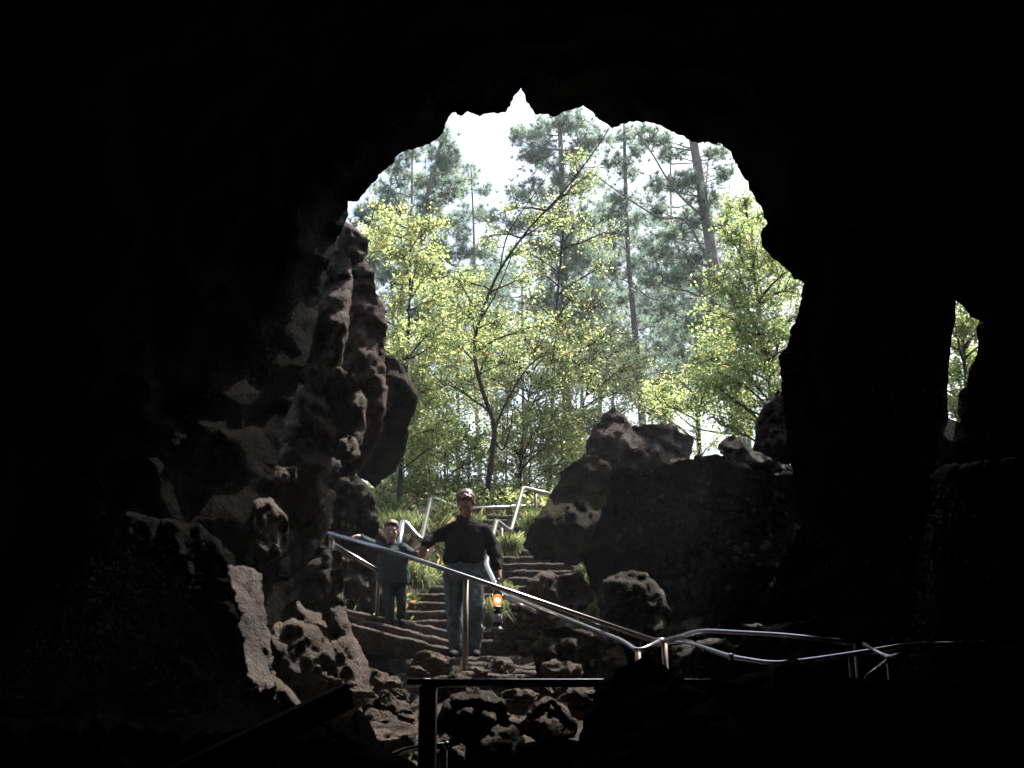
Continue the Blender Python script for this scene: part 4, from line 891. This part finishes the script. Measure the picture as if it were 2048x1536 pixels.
for i, (x, y0, Y, xs, lab) in enumerate([(800, 905, 17.2, (745, 860), 'bright low shrub beside the mossy boulder at the left of the slope'), (935, 900, 18.2, (870, 1000), 'bright low shrub around the foot of the leaning tree'), (1040, 890, 19, (990, 1100), 'lime green low shrub right of the foot of the leaning tree'), (1120, 880, 18.5, (1080, 1180), 'lime green low shrub left of the tall mossy boulder'), (1300, 820, 17.5, (1270, 1360), 'light green shrub peeking over the flat topped boulder')]):
    tree('leafy_shrub', lab, 'shrub', [(x, 985, Y), (x+3, y0+20, Y), (x, y0-40, Y)], .02, rc(xs, (y0-60, 975), 14, 32, .6, 70+i), 'leaf', 'bark', leaf=.075, dens=.9, group=DG, mix=(.4, .42, .06, .08), twigs=4)
# thin saplings
for i, (x0, x1, top, Y, w) in enumerate([(1058, 1060, 700, 18, 'right of the leaning tree'), (1094, 1096, 720, 18.4, 'standing alone in the middle of the thicket'), (1010, 1030, 760, 17.6, 'close behind the leaning tree'), (760, 790, 600, 17, 'at the left edge of the opening'), (893, 896, 620, 18, 'left of the leaning tree')]):
    tree('sapling', 'thin bare stemmed sapling '+w, 'sapling', [(x0, 980, Y), (x0+4, 880, Y), ((x0+x1)/2-3, 790, Y), (x1, top, Y)], .018,
         [(x1, top, 26, 0), (x1-20, top+40, 26, .2), (x1+22, top+60, 26, -.2), (x1-10, top+110, 24, 0)], 'leaf', 'barkgrey', leaf=.06, dens=.6, group='thin saplings in the thicket', twigs=4)

# grass and undergrowth
def grass_stuff():
    n = 52000; x = rng.uniform(-4.2, 5, n); y = rng.uniform(11.6, 19.5, n)
    keep = []
    for i in range(n):
        c = stair_c(y[i]); top = STY0+RUN*NST+.4
        d = abs(x[i]-c)
        if y[i] < top and d < .82: continue
        if noise.noise(Vector((x[i]*1.1, y[i]*1.1, 2))) < -.28: continue
        keep.append(i)
    x, y = x[keep], y[keep]; n = len(x); z = np.array([ground_z(a, b) for a, b in zip(x, y)])
    C = np.stack([x, y, z], 1); d = unit(rng.normal(size=(n, 3))*np.array([.6, .6, .15])+np.array([-.1, -.3, .9])); L = rng.uniform(.14, .4, n)[:, None]
    s = unit(np.cross(d, rng.normal(size=(n, 3))))*.0055; bend = np.array([0, -.2, -.45])*L*.6
    V = np.stack([C-s, C+s, C+d*L*.6+s*.8, C+d*L+bend], 1).reshape(-1, 3)
    mi = rng.choice(4, n, p=[.42, .38, .02, .18])
    tag(fast('grass', V, np.arange(4*n).reshape(-1, 4), LEAF['ground'], None, mi), 'green grass covering the slope beside the upper steps', 'grass', kind='stuff')
    n = 24000; x = rng.uniform(-5, 5.5, n); y = rng.uniform(16.0, 21, n); z = np.array([ground_z(a, b) for a, b in zip(x, y)])+rng.uniform(0, .5, n)**1.3*1.0
    V, Fc = leafquads(np.stack([x, y, z], 1), .12, .7, .42); mi = rng.choice(5, n, p=[.4, .42, .06, .07, .05])
    tag(fast('undergrowth', V, Fc, LEAF['green']+[LEAF['orange']], None, mi), 'low leafy undergrowth turning orange at the crest of the slope', 'undergrowth', kind='stuff')
    # leaf litter on the cave floor
    n = 2600; x = rng.uniform(-2.4, 1.0, n); y = rng.uniform(6, 10, n); z = np.array([ground_z(a, b) for a, b in zip(x, y)])+.012
    V, Fc = leafquads(np.stack([x, y, z], 1), .035, 3, .6); mi = rng.choice(2, n, p=[.5, .5])
    tag(fast('leaf_litter', V, Fc, [plain('litter_brown', (.12, .065, .035), .9), plain('litter_tan', (.2, .14, .09), .9)], None, mi), 'dry brown leaf litter scattered on the cave floor', 'leaf litter', kind='stuff')
grass_stuff()
def tuft(px, py, Y, r, hgt, n, label):
    c = P(px, py, Y); b = rng.normal(size=(n, 3))*np.array([r*.35, r*.3, .03]); d = unit(rng.normal(size=(n, 3))*np.array([.5, .4, .1])+np.array([0, -.25, .9])); L = (rng.uniform(.6, 1.1, n)*hgt)[:, None]
    s = unit(np.cross(d, rng.normal(size=(n, 3))))*.005
    p0 = b; p1 = b+d*L*.5; p2 = b+d*L*.85+np.array([0, -.1, -.12])*L; p3 = p2+(d*np.array([1.4, 1.4, 0])+np.array([0, 0, -1.1]))*L*.45
    V = np.concatenate([np.stack([p0-s, p0+s, p1+s, p1-s], 1).reshape(-1, 3), np.stack([p1-s, p1+s, p2+s*.8, p2-s*.8], 1).reshape(-1, 3), np.stack([p2-s*.8, p2+s*.8, p3, p3-s*.1], 1).reshape(-1, 3)])
    mi = np.tile(rng.choice(4, n, p=[.45, .45, 0, .1]), 3); o = fast('grass_tuft', V, np.arange(len(V)).reshape(-1, 4), LEAF['ground'], None, mi); o.location = c
    tag(o, label, 'grass tuft', 'drooping grass tufts beside the steps')
tuft(832, 1168, 11.5, .2, .32, 600, 'drooping green grass tuft between the boy and the man')
tuft(978, 1245, 10.9, .14, .34, 420, 'bright green grass tuft right behind the lantern and the leg of the man')
tuft(1012, 1188, 11.4, .16, .14, 200, 'low grass tuft under the hand of the man beside the right rail post')
tuft(1020, 1100, 13.4, .2, .3, 350, 'grass tuft beside the upper steps below the right rail elbow')
tuft(1075, 1060, 14.8, .3, .35, 500, 'grass tuft at the foot of the tall mossy boulder')
tuft(800, 1062, 14.0, .45, .35, 700, 'grass tuft above the head of the boy')

# ------------------------------------------------------------------ camera, sky, sun
cam = bpy.data.cameras.new('camera'); co = bpy.data.objects.new('camera', cam); COL.objects.link(co)
cam.sensor_width = 36; cam.lens = 36*F/2048; cam.clip_start = .05; cam.clip_end = 2000
co.rotation_euler = (math.pi/2+PITCH, 0, 0); scene.camera = co
SUN_AZ, SUN_EL = R(42), R(56)     # azimuth to the right of the view direction (+Y)
sd = Vector((math.sin(SUN_AZ)*math.cos(SUN_EL), math.cos(SUN_AZ)*math.cos(SUN_EL), math.sin(SUN_EL)))
sl = bpy.data.lights.new('sun', 'SUN'); sl.energy = 5.0; sl.angle = R(.5); sl.color = (1, .95, .88)
so = bpy.data.objects.new('sun', sl); COL.objects.link(so); so.rotation_euler = sd.to_track_quat('Z', 'Y').to_euler(); so.location = sd*50
w = bpy.data.worlds.new('World'); scene.world = w; w.use_nodes = True; nt = w.node_tree
bg = nt.nodes['Background']; sky = nt.nodes.new('ShaderNodeTexSky'); sky.sky_type = 'NISHITA'; sky.sun_disc = False
sky.sun_elevation = SUN_EL; sky.sun_rotation = SUN_AZ; sky.air_density = 1.0; sky.dust_density = 4.0; sky.ozone_density = 1.0
nt.links.new(sky.outputs[0], bg.inputs[0]); bg.inputs[1].default_value = .11
scene.view_settings.view_transform = 'Standard'; scene.view_settings.look = 'None'; scene.view_settings.exposure = 1.5; scene.view_settings.gamma = 1
scene.cycles.sample_clamp_indirect = 3.0; scene.cycles.max_bounces = 6; scene.cycles.diffuse_bounces = 4

# the air: pale even haze round the whole scene
mh, nt, out = newmat('haze_air'); pv = N(nt, 'ShaderNodeVolumePrincipled', Density=HAZE, Anisotropy=.35); pv.inputs['Color'].default_value = (.93, .96, 1, 1)
nt.links.new(pv.outputs[0], out.inputs['Volume'])
hx0, hx1, hy0, hy1, hz0, hz1 = -262, 262, -17, 423, -6, 24
hv = [(x, y, z) for x in (hx0, hx1) for y in (hy0, hy1) for z in (hz0, hz1)]
me = bpy.data.meshes.new('haze'); me.from_pydata(hv, [], [(0, 1, 3, 2), (4, 6, 7, 5), (0, 4, 5, 1), (2, 3, 7, 6), (0, 2, 6, 4), (1, 5, 7, 3)])
tag(link('haze', me, mh, None, False), 'pale air over the whole place', 'haze', kind='stuff')
print('TOPZ', max((o.matrix_world @ Vector(c)).z for o in scene.objects if o.type == 'MESH' and o.name != 'haze' for c in o.bound_box), min((o.matrix_world @ Vector(c)).z for o in scene.objects if o.type == 'MESH' and o.name != 'haze' for c in o.bound_box))
